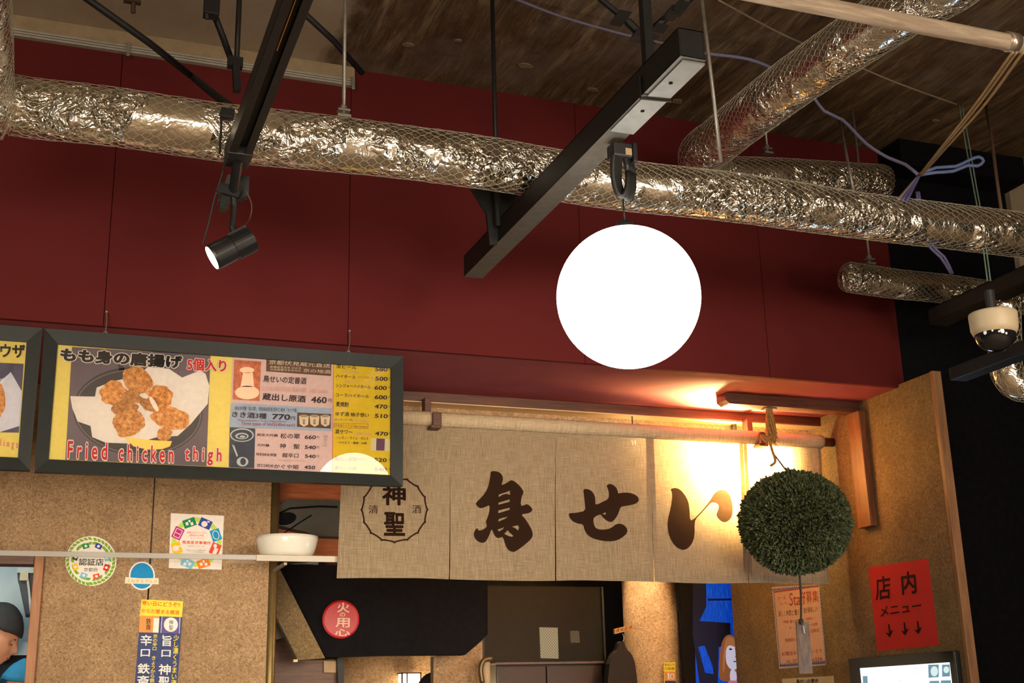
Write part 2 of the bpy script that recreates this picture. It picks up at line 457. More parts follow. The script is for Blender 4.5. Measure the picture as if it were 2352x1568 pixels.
def blob(cx, cy, rx, ry, n=36, amp=0.12, seed=0, rot=0.0):
    out = []
    for k in range(n):
        a = 2*PI*k/n
        q = 1+amp*(noise.noise(Vector((math.cos(a)*1.6+seed*7.3, math.sin(a)*1.6, seed)))*1.6 + 0.35*noise.noise(Vector((math.cos(a)*6, math.sin(a)*6, seed+3))))
        x, y = rx*q*math.cos(a), ry*q*math.sin(a)
        out.append((cx+x*math.cos(rot)-y*math.sin(rot), cy+x*math.sin(rot)+y*math.cos(rot)))
    return out

# ================================================================== SETTING
ZS, ZC = 2.764, 3.86          # soffit and ceiling heights
YR = 4.20                     # face of the red bulkhead
def struct(mb, name, m, label=None, smooth=False):
    o = mb.obj(name, m, smooth=smooth); tag(o, label, None, None, 'structure'); return o
struct(MB().box((-4, -4, -0.1), (8, 9, 0)), 'floor', mat('brown_floor', rgb(178, 156, 130), 0.5), 'brown hall floor')
struct(MB().box((-4, -4, ZC), (8, 9, ZC+0.15)), 'ceiling', CONC, 'bare concrete ceiling, plastered at the left and board marked at the right')
struct(MB().box((-4.1, -4, 0), (-4, 9, ZC)), 'wall_left', BLACKWALL, 'dark wall at the left end')
struct(MB().box((8, -4, 0), (8.1, 9, ZC)), 'wall_right', BLACKWALL, 'dark wall at the right end')
struct(MB().box((-4, -4.1, 0), (8, -4, ZC)), 'wall_front', mat('dim_brown_wall', rgb(88, 66, 48), 0.8), 'dim wall behind the viewer')

# red bulkhead in panels with fine joints, its face and its soffit
bk = empty('wall_bulkhead', (1.0, YR, ZS), 'dark red bulkhead wall over the counter', None, None, 'structure')
seams = [-4.0, pY(255, 500, YR).x, pY(803, 500, YR).x, pY(1330, 500, YR).x, pY(1755, 700, YR).x, 3.362]
for i in range(5):
    MB().box((seams[i]+0.0012, YR, ZS), (seams[i+1]-0.0012, YR+0.02, ZC)).obj('panel', RED, bk)
MB().box((-4, YR+0.02, ZS+0.02), (3.362, YR+0.05, ZC)).obj('backing', BLACKWALL, bk)
MB().box((-4, YR+0.02, ZS), (3.362, 5.40, ZS+0.02)).obj('soffit', mat('soffit_bounce_red', (0.27, 0.060, 0.070, 1), 0.7, var=0.1, nsc=6, spec=0.1), bk)  # red paint lightened towards pink: bounce light put into the colour
struct(MB().box((3.362, YR+0.01, 0), (4.06, YR+0.1, ZC)).box((4.06, YR+0.01, 0), (8, YR+0.1, 3.25)), 'wall_black', BLACKWALL, 'black painted wall right of the alcove')
struct(MB().box((3.38, 4.07, 3.74), (4.06, YR+0.01, ZC)), 'trim_1', BLACKWALL, 'black painted beam end under the ceiling at the right')
struct(MB().box((4.06, YR-0.02, 3.25), (8, YR+0.1, ZC)), 'wall_concrete', CONC, 'brown concrete strip above the black wall')

# side panel of the alcove with its oak front cap
sp = empty('wall_alcove', (3.35, 4.6, 0), 'ochre papered side wall of the alcove with oak edge', None, None, 'structure')
MB().box((3.33, 3.995, 0), (3.362, 5.70, ZS+0.012)).obj('papered_panel', PAPER2, sp)
MB().bevbox((3.327, 3.975, 0), (3.368, 3.995, ZS+0.014), 0.002).obj('edge_trim', LWOOD, sp)

# papered wall at the left behind the menus, opening to the kitchen with a wood frame
YW = 5.05
def xat(px, py, Y): return pY(px, py, Y).x
wl = empty('wall_papered', (0.3, YW, 0), 'beige papered wall under the menu boards', None, None, 'structure')
xs0 = xat(101, 1276, YW); xseam = xat(350, 1200, YW); xend = xat(618, 1300, YW)
zk = pY(80, 1276, YW).z
MB().box((xs0, YW, 0), (xseam-0.003, YW+0.08, ZS)).obj('wall_panel', PAPER, wl)
MB().box((xseam+0.003, YW, 0), (xend, YW+0.08, ZS)).obj('wall_panel', PAPER, wl)
MB().box((xseam-0.01, YW+0.012, pY(345, 1270, YW).z), (xseam+0.01, YW+0.03, ZS)).obj('joint_strip', mat('joint_shadow_brown', rgb(60, 40, 24)), wl)
MB().box((-4, YW, zk), (xs0, YW+0.08, ZS)).obj('wall_panel', PAPER, wl)
wf = empty('window_1', (xs0-0.2, YW, 1.0), 'wood framed kitchen opening at the lower left', None, None, 'structure')
xf = xat(80, 1276, YW)
MB().bevbox((xf, YW-0.035, 0.9), (xs0+0.002, YW+0.08, zk+0.001), 0.003).obj('window_frame', m_wood('mid_brown_wood', rgb(136, 82, 40), rgb(170, 108, 56), (20, 20, 2)), wf)
MB().bevbox((-1.4, YW-0.02, zk-0.034), (xf, YW+0.08, zk), 0.003).obj('window_header', m_wood('reddish_wood', rgb(84, 48, 34), rgb(112, 66, 46)), wf)
bp = MB(); 
bp.tube([(xend+0.018, YW+0.02, 0), (xend+0.018, YW+0.02, ZS)], 0.020, 20)
tag(bp.obj('brass_post', BRASS, smooth=True), 'round brass corner post at the end of the beige wall', 'post')

# lintel over the alcove, then the walls of the space behind
struct(MB().bevbox((1.05, 4.78, ZS-0.040), (3.33, 4.86, ZS), 0.003), 'trim_2', DWOOD, 'dark wood lintel under the soffit behind the noren rod')

struct(MB().bevbox((1.05, 4.785, ZS-0.0445), (3.33, 4.862, ZS-0.0402), 0.001), 'trim_3', m_wood('pale_batten_wood', rgb(196, 160, 112), rgb(220, 186, 138)), 'pale batten on the underside of the lintel')
struct(MB().box((1.05, 4.8625, 2.66), (3.33, 4.90, ZS)), 'wall_header', PAPER, 'papered header strip behind the lintel')
# ================================================================== CEILING THINGS
rail = empty('ceiling_rail', pY(430, 125, YR), 'white grooved metal rail along the top of the red wall', 'rail')
r0 = pY(0, 60, YR-0.02); r1 = pY(815, 183, YR-0.02)
zr = 0.5*(r0.z+r1.z)
g = MB()
for dz in (0.0, -0.010, -0.020):
    g.bevbox((r0.x-0.3, YR-0.024, zr+dz-0.0075), (r1.x, YR-0.001, zr+dz), 0.001)
MB().box((r0.x-0.3, YR-0.018, zr+0.0005), (r1.x, YR-0.0005, ZC-0.0005)).obj('top_fillet', mat('plaster_fillet', rgb(150, 130, 102), 0.9, var=0.15), rail)
g.obj('channel', mat('off_white_aluminium', (0.42, 0.39, 0.33, 1), 0.4, 0.3), rail)
g = MB()
for px in (294, 812):
    q = pY(px, 120, YR-0.03); g = MB().bevbox((q.x-0.006, YR-0.036, zr-0.048), (q.x+0.006, YR-0.028, zr+0.004), 0.001)
    g.obj('clip', GALV, rail)

# anchor scars set in the concrete
for i, (px, py, r) in enumerate(((938, 102, 0.028), (1207, 150, 0.034), (1052, 92, 0.018), (1362, 205, 0.03), (1556, 232, 0.032), (1812, 168, 0.05), (2148, 276, 0.022))):
    q = pZ(px, py, ZC)
    g = MB()
    pts = [Vector((q.x + r*(0.8+0.5*noise.noise(Vector((k, i, 0.3))))*math.cos(2*PI*k/11), q.y + 0.6*r*(0.8+0.5*noise.noise(Vector((k, i, 1.3))))*math.sin(2*PI*k/11), ZC-0.004)) for k in range(11)]
    g.prism(pts, (0, 0, 0.006))
    tag(g.obj('mortar_patch', mat('pale_mortar', rgb(126, 108, 84), 0.9, var=0.3, nsc=60)), None, 'patch', 'mortar patches on the bare concrete')
    COL.objects[-1]['label'] = ('left of the thin black rod, small pale mortar patch on concrete', 'ring shaped mortar patch just right of the thin black rod',
        'tiny mortar chip near the thin black rod on concrete', 'pale mortar patch left of the dark steel beam', 'mortar patch right of the splice plates of the dark beam',
        'largest pale mortar patch right of the diagonal foil duct', 'small mortar spot near the tan cables')[i]

def rod(name, pts, r, m, label, cat, group=None, n=8):
    return tag(MB().tube(pts, r, n).obj(name, m, smooth=True), label, cat, group)

# ------------------------------------------------------------------ foil ducts
def duct(label, pts, r, nwire=20, seed=0, caps=(False, False), name='foil_duct', wrapfine=False):
    path = spline(pts, 0.014); N = len(path); n = 56
    root = empty(name, path[N//2]-Vector((0, 0, r)), label, 'duct', 'foil wrapped air ducts')
    L = [0]
    for i in range(1, N): L.append(L[-1]+(path[i]-path[i-1]).length)
    fr = []; t = (path[1]-path[0]).normalized(); u = (Vector((0, 0, 1))-t*t.z)
    u = u.normalized() if u.length > 0.1 else t.orthogonal().normalized()
    for i in range(N):
        t = (path[min(i+1, N-1)]-path[max(i-1, 0)]).normalized()
        u = (u-t*u.dot(t)).normalized(); fr.append((u.copy(), t.cross(u), t.copy()))
    def R(i):
        q = 1.0 + 0.035*noise.noise(Vector((L[i]*2.6, seed, 0.5)))
        for e, flag in ((L[i], caps[0]), (L[-1]-L[i], caps[1])):
            if flag and e < r*0.7: q *= math.sqrt(max(0.0, 1-(1-e/(r*0.7))**2))*0.85+0.15*(e > 0)
        return r*q
    P = []
    for i in range(N):
        u, w, t = fr[i]; rr = R(i)
        for k in range(n):
            a = 2*PI*k/n; d = u*math.cos(a)+w*math.sin(a)
            p = path[i]+d*rr
            q = p*13+Vector((seed*5, 0, 0))
            c = 1-abs(noise.noise(q))*2; c2 = 1-abs(noise.noise(p*34+Vector((0, seed, 0))))*2
            m = 0.5+0.5*noise.noise(p*4+Vector((3, seed, 1)))
            P.append(p + d*(0.0045*c*m + 0.0022*c2*m) - d*0.004)
    fs = [(i*n+k, i*n+(k+1) % n, (i+1)*n+(k+1) % n, (i+1)*n+k) for i in range(N-1) for k in range(n)]
    fs += [tuple(range(n-1, -1, -1)), tuple(range((N-1)*n, N*n))]
    MB().add(P, fs).obj('foil_wrap', FOIL, root, smooth=True)
    # hexagonal wire netting drawn over the foil
    cw = 2*PI/nwire; hx = cw*r; rowh = hx*0.866; g = MB()
    def at(s, a):
        s = max(0, min(L[-1]-1e-4, s))
        lo, hi = 0, N-1
        while hi-lo > 1:
            md = (lo+hi)//2
            if L[md] <= s: lo = md
            else: hi = md
        f = (s-L[lo])/max(1e-6, L[hi]-L[lo])
        u = fr[lo][0].lerp(fr[hi][0], f); w = fr[lo][1].lerp(fr[hi][1], f)
        rr = R(lo)*(1-f)+R(hi)*f
        jit = 0.0016*noise.noise(Vector((s*30, a*4, seed)))
        return path[lo].lerp(path[hi], f) + (u*math.cos(a)+w*math.sin(a))*(rr+0.0042+jit)
    rows = int(L[-1]/rowh)-1
    es = []
    for j in range(rows):
        s0 = j*rowh + rowh*0.3; off = 0.5 if j % 2 else 0
        for k in range(nwire):
            a0 = (k+off)*cw + 0.05*noise.noise(Vector((j*0.3, k, seed)))
            # one cell: bars along the duct side of each hexagon plus the two slanted ones
            A = (s0+hx*0.29*0, a0); B = (s0+rowh*0.40, a0)
            Cc = (s0+rowh, a0+cw*0.5); D = (s0+rowh, a0-cw*0.5)
            es += [(A, B), (B, Cc), (B, D)]
    for (a, b) in es:
        if b[0] > L[-1]: continue
        p, q = at(*a), at(*b); t = (q-p)
        if t.length < 1e-5: continue
        t.normalize(); u = t.orthogonal().normalized(); w = t.cross(u); wr = 0.0007
        g.add([p+u*wr, p+(-0.5*u+0.866*w)*wr, p+(-0.5*u-0.866*w)*wr, q+u*wr, q+(-0.5*u+0.866*w)*wr, q+(-0.5*u-0.866*w)*wr],
              [(0, 1, 4, 3), (1, 2, 5, 4), (2, 0, 3, 5)])
    o = g.obj('wire_netting', WIRE, root); o['kind'] = 'stuff'
    return root, path, fr
YD = 3.25
mainpts = [pY(x, y, YD) for x, y in ((-60, 222), (60, 246), (260, 268), (520, 305), (800, 334), (1100, 372), (1400, 421), (1700, 455), (2000, 498), (2350, 540), (2700, 590))]
duct('long foil duct running the whole width in front of the red wall', mainpts, 0.0755, seed=1)
bdir = Vector((0, -1, 0))
e0 = pY(-20, 250, YD-0.02)
bpts = [e0+Vector((-0.02, 0.02, -0.03)), e0+Vector((-0.03, -0.12, 0.02)), e0+Vector((-0.035, -0.35, 0.07)), e0+Vector((-0.05, -0.8, 0.10)), e0+Vector((-0.08, -1.5, 0.12))]
duct('foil duct branching towards the viewer at the left edge', bpts, 0.082, nwire=26, seed=2)
ZD = 3.50
dg_pts = [pZ(2215, -60, ZD), pZ(2075, 20, ZD), pZ(1960, 95, ZD), pZ(1800, 205, ZD), pZ(1660, 315, ZD), pZ(1610, 362, ZD)]
tail = dg_pts[-1]+Vector((0.10, 0.10, -0.0))
dd = [dg_pts[0]+Vector((0.0, -0.5, 0))] + dg_pts + [dg_pts[-1]+Vector((0.09, 0.12, 0)), pY(1735, 402, dg_pts[-1].y+0.14), pY(1880, 410, dg_pts[-1].y+0.14), pY(1985, 418, dg_pts[-1].y+0.15), pY(2020, 420, dg_pts[-1].y+0.15)]
duct('diagonal foil duct climbing from behind the long duct to the upper right', dd[:7]+[dd[7]+Vector((0.10, 0.06, 0))], 0.083, seed=3, nwire=24)
yk = min(dg_pts[-1].y+0.12, YR-0.1)
duct('short capped foil duct tucked behind the long duct', [pY(1640, 402, yk), pY(1760, 404, yk), pY(1900, 412, yk), pY(2045, 420, yk)], 0.071, seed=4, caps=(False, True))
duct('thin foil duct with rounded end, under the long duct at the right', [pY(1932, 632, 3.9), pY(1975, 640, 3.9), pY(2060, 652, 3.9), pY(2160, 662, 3.9), pY(2260, 676, 3.9), pY(2420, 700, 3.9)], 0.056, nwire=18, seed=5, caps=(True, False))
duct('foil duct elbow turning right below the dome camera', [pT(2305, 690, 4.0), pT(2308, 790, 4.0), pT(2312, 850, 4.0), pT(2335, 882, 4.0), pT(2400, 892, 4.0), pT(2520, 905, 4.0)], 0.048, nwire=14, seed=6)
# black tape ring on the diagonal duct
q = dg_pts[2]; dirv = (dg_pts[1]-dg_pts[3]).normalized()
# conduit pipe across the upper right corner, with a strap
YP = 2.40
cpts = [pY(1560, -52, YP), pY(1740, -14, YP), pY(2000, 36, YP), pY(2330, 100, YP), pY(2500, 130, YP)]
cp = empty('conduit_pipe', cpts[2], 'grey brown pipe crossing the upper right corner', 'pipe')
MB().tube(cpts, 0.0235, 20).obj('pipe_body', PIPE, cp, smooth=True)
q = pY(2322, 97, YP)
MB().tube([q-Vector((0.018, 0, 0)), q+Vector((0.018, 0, 0))], 0.028, 20).obj('strap', mat('bright_zinc', (0.6, 0.5, 0.4, 1), 0.3, 0.8), cp, smooth=True)

# ------------------------------------------------------------------ steel beams (rails) hung from the ceiling
def ybeam(name, x0, x1, y0, y1, z0, z1, m, label, group=None, slot=False):
    root = empty(name, ((x0+x1)/2, (y0+y1)/2, z0), label, 'beam', group)
    t = 0.004; g = MB()
    g.bevbox((x0, y0, z0), (x0+t, y1, z1), 0.001).bevbox((x1-t, y0, z0), (x1, y1, z1), 0.001)
    g.bevbox((x0, y0, z1-t), (x1, y1, z1), 0.001)
    if slot:
        w = (x1-x0)*0.34
        g.bevbox((x0, y0, z0-0.001), (x0+w, y1, z0+t), 0.001).bevbox((x1-w, y0, z0-0.001), (x1, y1, z0+t), 0.001)
        g.box((x0+w*0.9, y0, z0+0.018), (x1-w*0.9, y1, z0+0.022))
    else: MB().bevbox((x0, y0, z0-0.001), (x1, y1, z0+t), 0.001).obj('bottom_flange', m, root); m = BLKMETAL
    g.box((x0+t*0.6, y1-0.003, z0+0.001), (x1-t*0.6, y1, z1-0.001)).box((x0+t*0.6, y0, z0+0.001), (x1-t*0.6, y0+0.003, z1-0.001))
    g.obj('channel', m, root)
    return root
Z2 = 2.91
a = pZ(1240, 510, Z2); b = pZ(1159, 540, Z2); far = pZ(1085, 637, Z2); near = pZ(1614, 143, Z2)
bx0, bx1 = min(b.x, a.x-0.04), a.x
zt = pX(1110, 540, bx0).z
b2 = ybeam('ceiling_beam', bx0, bx1, near.y-0.01, far.y, Z2, min(max(zt, Z2+0.045), Z2+0.075), BEAMMET, 'dark grey steel beam that carries the lit globe lamp')
yA = pZ(1425, 300, Z2).y; yB = pZ(1500, 222, Z2).y; yC = near.y
for i, (u0, u1) in enumerate(((yA, yB+0.004), (yB-0.004, yC))):
    g = MB().bevbox((bx0+0.004+(0.006 if i else 0), u1, Z2-0.006), (bx1+0.004, u0, Z2-0.001), 0.001)
    g.obj('splice_plate', PLATE, b2)
    MB().lathe([(0.001, -0.001), (0.005, -0.001), (0.005, 0.001)], ((bx0+bx1)/2, u1+0.06 if i == 0 else u1+0.10, Z2-0.007), n=12).obj('bolt_hole', BLACKWALL, b2)
MB().tube([(bx0-0.004, yB, Z2+0.05), (bx0-0.004, yB, Z2-0.010), (bx1+0.006, yB-0.01, Z2-0.010), (bx1+0.006, yB-0.01, Z2+0.05)], 0.004, 6).obj('wrapped_wire', BLKMETAL, b2)
Z1 = 2.93
a = pZ(578, 358, Z1); b = pZ(523, 358, Z1)
b1 = ybeam('track_beam', b.x, a.x, 1.7, a.y, Z1, Z1+0.050, BLKMETAL, 'black slotted lighting track over the left spotlight', slot=True)
TRK = Vector(((b.x+a.x)/2, a.y+0.04, Z1+0.002))
g = MB().bevbox((b.x+0.026, 1.7, Z1+0.006), (b.x+0.0285, pZ(630, 122, Z1).y, Z1+0.010), 0.001).obj('reflection_strip', mat('orange_reflection', (0.85, 0.40, 0.10, 1), 0.3, 1.0), b1)  # orange strip put in for the reflection line along the track
g = MB().bevbox((b.x-0.003, a.y-0.01, Z1-0.004), (a.x+0.003, a.y+0.08, Z1+0.053), 0.004).obj('end_cap', mat('black_plastic', (0.012, 0.012, 0.013, 1), 0.5), b1)
q = pZ(2135, 745, 2.95); q2 = pZ(2165, 748, 2.95)
ybeam('ceiling_beam', q.x, q2.x+0.02, 2.0, q.y, 2.95, pX(2132, 709, q.x).z, BEAMMET if False else BLKMETAL, 'black steel beam at the right edge above the dome camera')
q = pT(2345, 800, 3.6)
tag(MB().bevbox((q.x-0.01, 2.0, q.z-0.02), (q.x+0.05, q.y+0.3, q.z+0.02), 0.003).obj('support_arm', BLKMETAL), 'short black arm at the right edge behind the dome camera', 'arm')

# ------------------------------------------------------------------ rods, braces and clamps
def vrod(px, py0, py1, Y, r, m, label, group, name='hanger_rod', clamp=False, z1=None):
    top = pY(px, py0, Y); bot = pY(px, py1, Y)
    root = empty(name, (bot.x, Y, bot.z), label, 'rod', group)
    MB().tube([(bot.x, Y, bot.z), (bot.x, Y, ZC if z1 is None else z1)], r, 10).obj('rod_body', m, root, smooth=True)
    if clamp:
        g = MB().bevbox((bot.x-0.020, Y-0.014, bot.z-0.004), (bot.x+0.020, Y+0.014, bot.z+0.004), 0.001)
        g.bevbox((bot.x-0.018, Y-0.012, bot.z+0.016), (bot.x+0.018, Y+0.012, bot.z+0.022), 0.001)
        g.lathe([(0.001, 0.022), (0.010, 0.022), (0.010, 0.034), (0.001, 0.034)], (bot.x, Y, bot.z), n=6)
        g.obj('clamp', GALV, root)
    return root
G1 = 'thin rods hung from the ceiling'
vrod(789, 0, 268, YD, 0.0058, GALV, 'galvanised rod with clamp, left of centre, holding the long duct', G1, clamp=True)
vrod(1763, 280, 352, yk, 0.0050, GALV, 'short rod with clamp holding the capped duct', G1, clamp=True)
vrod(1998, 540, 606, 3.9, 0.0050, GALV, 'rod with clamp holding the thin duct with rounded end', G1, clamp=True)
vrod(1142, 0, 500, 3.42, 0.0070, BLKMETAL, 'thin black rod standing behind the middle of the long duct', G1)
vrod(541, 0, 200, 3.45, 0.0085, BLKMETAL, 'black rod just left of the lighting track', G1)
p0 = pY(1612, 0, 3.2)
rod('hanger_rod', [pT(1608, -30, 3.75), pT(1634, 180, 3.75), pT(1656, 372, 3.75)], 0.0062, GALV, 'long grey rod in front of the diagonal duct', 'rod', G1)
rod('hanger_rod', [pZ(1926, 262, ZC+0.01), pT(1945, 360, 4.55), pT(1962, 450, 4.5)], 0.0055, GALV, 'grey rod in front of the capped duct', 'rod', G1)
rod('hanger_rod', [pZ(2262, 230, ZC+0.01), pT(2278, 318, 4.6), pT(2288, 400, 4.5), pT(2302, 500, 4.4)], 0.006, mat('rusty_rod', rgb(96, 70, 52), 0.7), 'rusty rod near the right edge above the long duct', 'rod', G1)
# heavy square post holding the dark beam, with knee braces and clips
pb = empty('beam_hanger', (0.5*(bx0+bx1), pZ(1492, 100, 3.86).y, Z2+0.05), 'heavy black hanger post with clips over the dark grey beam', 'hanger')
q = pY(1491, 150, near.y+0.42)
yh = near.y+0.42
xc_ = 0.5*(bx0+bx1)
q = min((pX(1491, yy_, xc_) for yy_ in range(60, 260, 2)), key=lambda p: abs(p.z-(Z2+0.07)))
MB().bevbox((xc_-0.012, q.y-0.012, Z2+0.05), (xc_+0.012, q.y+0.012, ZC), 0.002).obj('post', BLKMETAL, pb)
g = MB()
g.tube([pT(1372, -8, 4.0), pT(1440, 48, 4.0)], 0.010, 6).tube([pT(1440, 48, 4.0), pT(1500, 108, 4.0)], 0.014, 6)
g.obj('brace', BLKMETAL, pb)
g = MB().tube([pT(1505, 62, 4.0), pT(1572, 5, 4.0), pT(1600, -15, 4.0)], 0.012, 6); g.obj('brace', BLKMETAL, pb)
g = MB()
for (x, y) in ((1425, 42), (1545, 30), (1560, 20), (1470, 80), (1510, 72)):
    q = pT(x, y, 3.98); MB().obox(q, (0.022, 0, 0), (0, 0.02, 0), (0.012, 0, 0.018)).obj('clip', mat('blackened_clip', (0.014, 0.012, 0.011, 1), 0.5), pb)
# bracket below the long duct at the middle
hb = empty('bracket', pY(1140, 500, 3.44), 'black triangular bracket hanging below the middle of the long duct', 'bracket')
g = MB(); g.prism([pY(x, y, 3.44) for x, y in ((1082, 432), (1200, 442), (1150, 500), (1143, 560), (1125, 560), (1118, 490))], (0, 0.012, 0)); g.obj('gusset_plate', BLKMETAL, hb)
g = MB().tube([pY(1140, 440, 3.42), pY(1145, 520, 3.42)], 0.012, 8)
g.obj('sleeve', BLKMETAL, hb)
# long braces at the left
B1 = 'black braces fixed to the ceiling at the left'
rod('ceiling_brace', [pT(190, -10, 3.5), pT(345, 100, 3.7), pT(440, 175, 3.85)], 0.0105, BLKMETAL, 'long black brace slanting down from the upper left', 'brace', B1)
rod('ceiling_brace', [pT(700, 32, 3.9), pT(768, 95, 4.05), pT(832, 168, 4.2)], 0.010, BLKMETAL, 'black brace right of the lighting track', 'brace', B1)
rod('ceiling_brace', [pT(487, 20, 3.7), pT(512, 85, 3.75), pT(532, 140, 3.8)], 0.010, BLKMETAL, 'short black strut under the clamp left of the track', 'brace', B1)
g = MB(); q = pT(486, 14, 3.68); g.bevbox((q.x-0.022, q.y-0.02, q.z-0.035), (q.x+0.022, q.y+0.02, q.z+0.03), 0.003)
g.tube([pT(476, 20, 3.66), pT(476, 44, 3.66)], 0.007, 8)
tag(g.obj('beam_clamp', BLKMETAL), 'black clamp at the top edge left of the lighting track', 'clamp')
g = MB(); g.tube([pT(306, -5, 3.8), pT(306, 30, 3.8)], 0.007, 8).obox(pT(304, 4, 3.8), (0.025, 0, 0), (0, 0.01, 0), (0, 0, 0.004))
tag(g.obj('anchor_bolt', mat('rust_brown_steel', rgb(70, 50, 36), 0.6, 0.4)), 'rusty anchor bolt at the top edge near the left', 'bolt')
g = MB()
g.obox(pT(540, 145, 3.75), (0.022, 0, 0), (0, 0.014, 0), (0.0, 0, 0.016)).obox(pT(543, 178, 3.72), (0.010, 0, 0.002), (0, 0.012, 0), (-0.004, 0, 0.045))
g.tube(spline([pT(445, 178, 3.85), pT(490, 215, 3.7), pT(530, 245, 3.6)], 0.02), 0.012, 8)
tag(g.obj('brace_joint', BLKMETAL), 'black jumble where the rod and braces meet left of the track', 'joint')
# strap holding the duct at the track
g = MB(); g.bevbox(*(lambda p: ((p.x-0.012, p.y-0.006, p.z-0.10), (p.x-0.006, p.y+0.006, p.z+0.02)))(pY(516, 275, 3.14)), 0.001)
q = pY(522, 262, 3.14); g.bevbox((q.x-0.018, q.y-0.012, q.z-0.014), (q.x+0.018, q.y+0.012, q.z+0.014), 0.003)
tag(g.obj('duct_strap', BLKMETAL), 'small black strap beside the track in front of the long duct', 'strap')

# ------------------------------------------------------------------ cables
def cable(pts, r, col, label, name='cable', group='loose cables at the upper right', n=6, step=0.03):
    m = mat('cable_'+('_'.join(str(int(c*255)) for c in col[:3])), col, 0.55, bump=0)
    return tag(MB().tube(spline(pts, step), r, n).obj(name, m, smooth=True), label, 'cable', group)
LAV = rgb(120, 118, 150)
cable([pT(1170, -8, 4.3), pT(1290, 38, 4.35), pT(1430, 78, 4.42), pT(1545, 104, 4.46)], 0.0055, rgb(96, 92, 112), 'lavender grey cable clipped under the ceiling left of the black post')
cable([pT(1618, 122, 4.5), pT(1740, 142, 4.55), pT(1850, 205, 4.6), pT(1893, 255, 4.62), pT(1935, 275, 4.6), pT(1990, 330, 4.55), pT(2040, 362, 4.5), pT(2080, 378, 4.45), pT(2112, 404, 4.4)], 0.0065, LAV, 'lavender cable sagging from the diagonal duct to the cable knot')
cable([pT(1650, 0, 4.2), pT(1800, 80, 4.35), pT(1930, 135, 4.5), pT(2060, 190, 4.6), pT(2198, 240, 4.75)], 0.0035, rgb(128, 112, 92), 'thin beige wire crossing the ceiling behind the diagonal duct')
for i, (dx, w) in enumerate(((0, 0), (9, 5), (24, 12))):
    cable([pT(2326+dx, 120, 3.0), pT(2240+dx*0.9, 240, 3.5), pT(2165+dx*0.5, 335, 3.9), pT(2112+w*0.4, 402, 4.3)], 0.0040, rgb(150, 122, 84),
          ('leftmost of three tan cables from the pipe strap', 'middle of three tan cables from the pipe strap', 'rightmost of three tan cables from the pipe strap')[i])
BL = rgb(84, 100, 146)
cable([pT(2112, 400, 4.3), pT(2150, 385, 4.3), pT(2195, 382, 4.3), pT(2225, 368, 4.3), pT(2248, 360, 4.3), pT(2259, 370, 4.3), pT(2245, 381, 4.3), pT(2222, 380, 4.3), pT(2190, 393, 4.3), pT(2150, 396, 4.3), pT(2112, 402, 4.3)], 0.0062, BL, 'blue cable looping to the right of the cable knot')
for i in range(3):
    cable([pT(2112, 402, 4.3), pT(2092+i*4, 425, 4.28), pT(2060+i*11, 462, 4.22)], 0.006, rgb(78, 72, 120) if i else rgb(120, 104, 96),
          ('brown cable end dropping from the knot', 'violet cable dropping from the knot behind the long duct', 'outer violet cable dropping from the knot behind the long duct')[i])
    if i < 2: cable([pT(2105+i*5, 440, 4.3), pT(2112+i*7, 500, 4.3), pT(2125+i*9, 556, 4.3), pT(2160+i*9, 590, 4.3), pT(2184+i*4, 628, 4.32)], 0.005, rgb(82, 78, 118), ('violet cable hanging below the long duct', 'second violet cable below the long duct')[i])
for i in range(2):
    cable([pT(2203+i*6, 240, 4.7), pT(2216+i*8, 320, 4.6), pT(2234+i*7, 420, 4.5), pT(2250+i*7, 510, 4.4), pT(2268+i*7, 645, 4.3)], 0.0030, rgb(104, 124, 112),
          ('left one of the pale green cable pair at the right', 'right one of the pale green cable pair at the right')[i])

# ------------------------------------------------------------------ globe pendant
GC0 = Vector((1.328, 2.669, 2.484)); GR = 0.180
gl = empty('globe_lamp', GC0-Vector((0, 0, GR)), 'large lit white glass globe pendant lamp with black coiled cord', 'lamp')
bm = bmesh.new(); bmesh.ops.create_uvsphere(bm, u_segments=64, v_segments=40, radius=GR)
bm.verts.index_update(); g = MB(); g.add([v.co+GC0 for v in bm.verts], [tuple(v.index for v in f.verts) for f in bm.faces]); bm.free()
g.obj('globe_shade', m_globe(), gl, smooth=True)
CRD = mat('black_rubber_cord', (0.010, 0.010, 0.010, 1), 0.45, bump=0)
tp = GC0+Vector((0, 0, GR))
MB().lathe([(0.001, 0.02), (0.022, 0.018), (0.03, 0.0), (0.03, -0.008)], tp, n=20).obj('top_cap', CRD, gl, smooth=True)
cz = Z2-0.17
MB().tube([tp, tp+Vector((0, 0, cz-tp.z+0.03))], 0.0025, 8).obj('cord', CRD, gl, smooth=True)
cx, cy = GC0.x, GC0.y
for k in range(5):
    o = (k-2)*0.0075
    l = []
    for j in range(25):
        a = 2*PI*j/24
        l.append((cx+0.004+0.021*math.cos(a)+o*0.8, cy+o*0.5+0.003*math.sin(a*2), cz+0.085+0.072*math.sin(a)+0.004*noise.noise(Vector((k, a, 0)))))
    MB().tube(l, 0.0075, 8).obj('cord_loop', CRD, gl, smooth=True)
MB().bevbox((cx-0.030, cy-0.022, Z2-0.050), (cx+0.024, cy+0.022, Z2-0.012), 0.004).obj('plug', CRD, gl)
MB().bevbox((cx+0.026, cy-0.020, Z2-0.060), (cx+0.040, cy+0.02, Z2-0.006), 0.004).obj('ceiling_hook', BLKMETAL, gl)
MB().bevbox((cx+0.002, cy-0.0245, Z2-0.046), (cx+0.020, cy-0.022, Z2-0.028), 0.001).obj('paper_tag', mat('cream_tag', rgb(170, 140, 110), 0.7), gl)

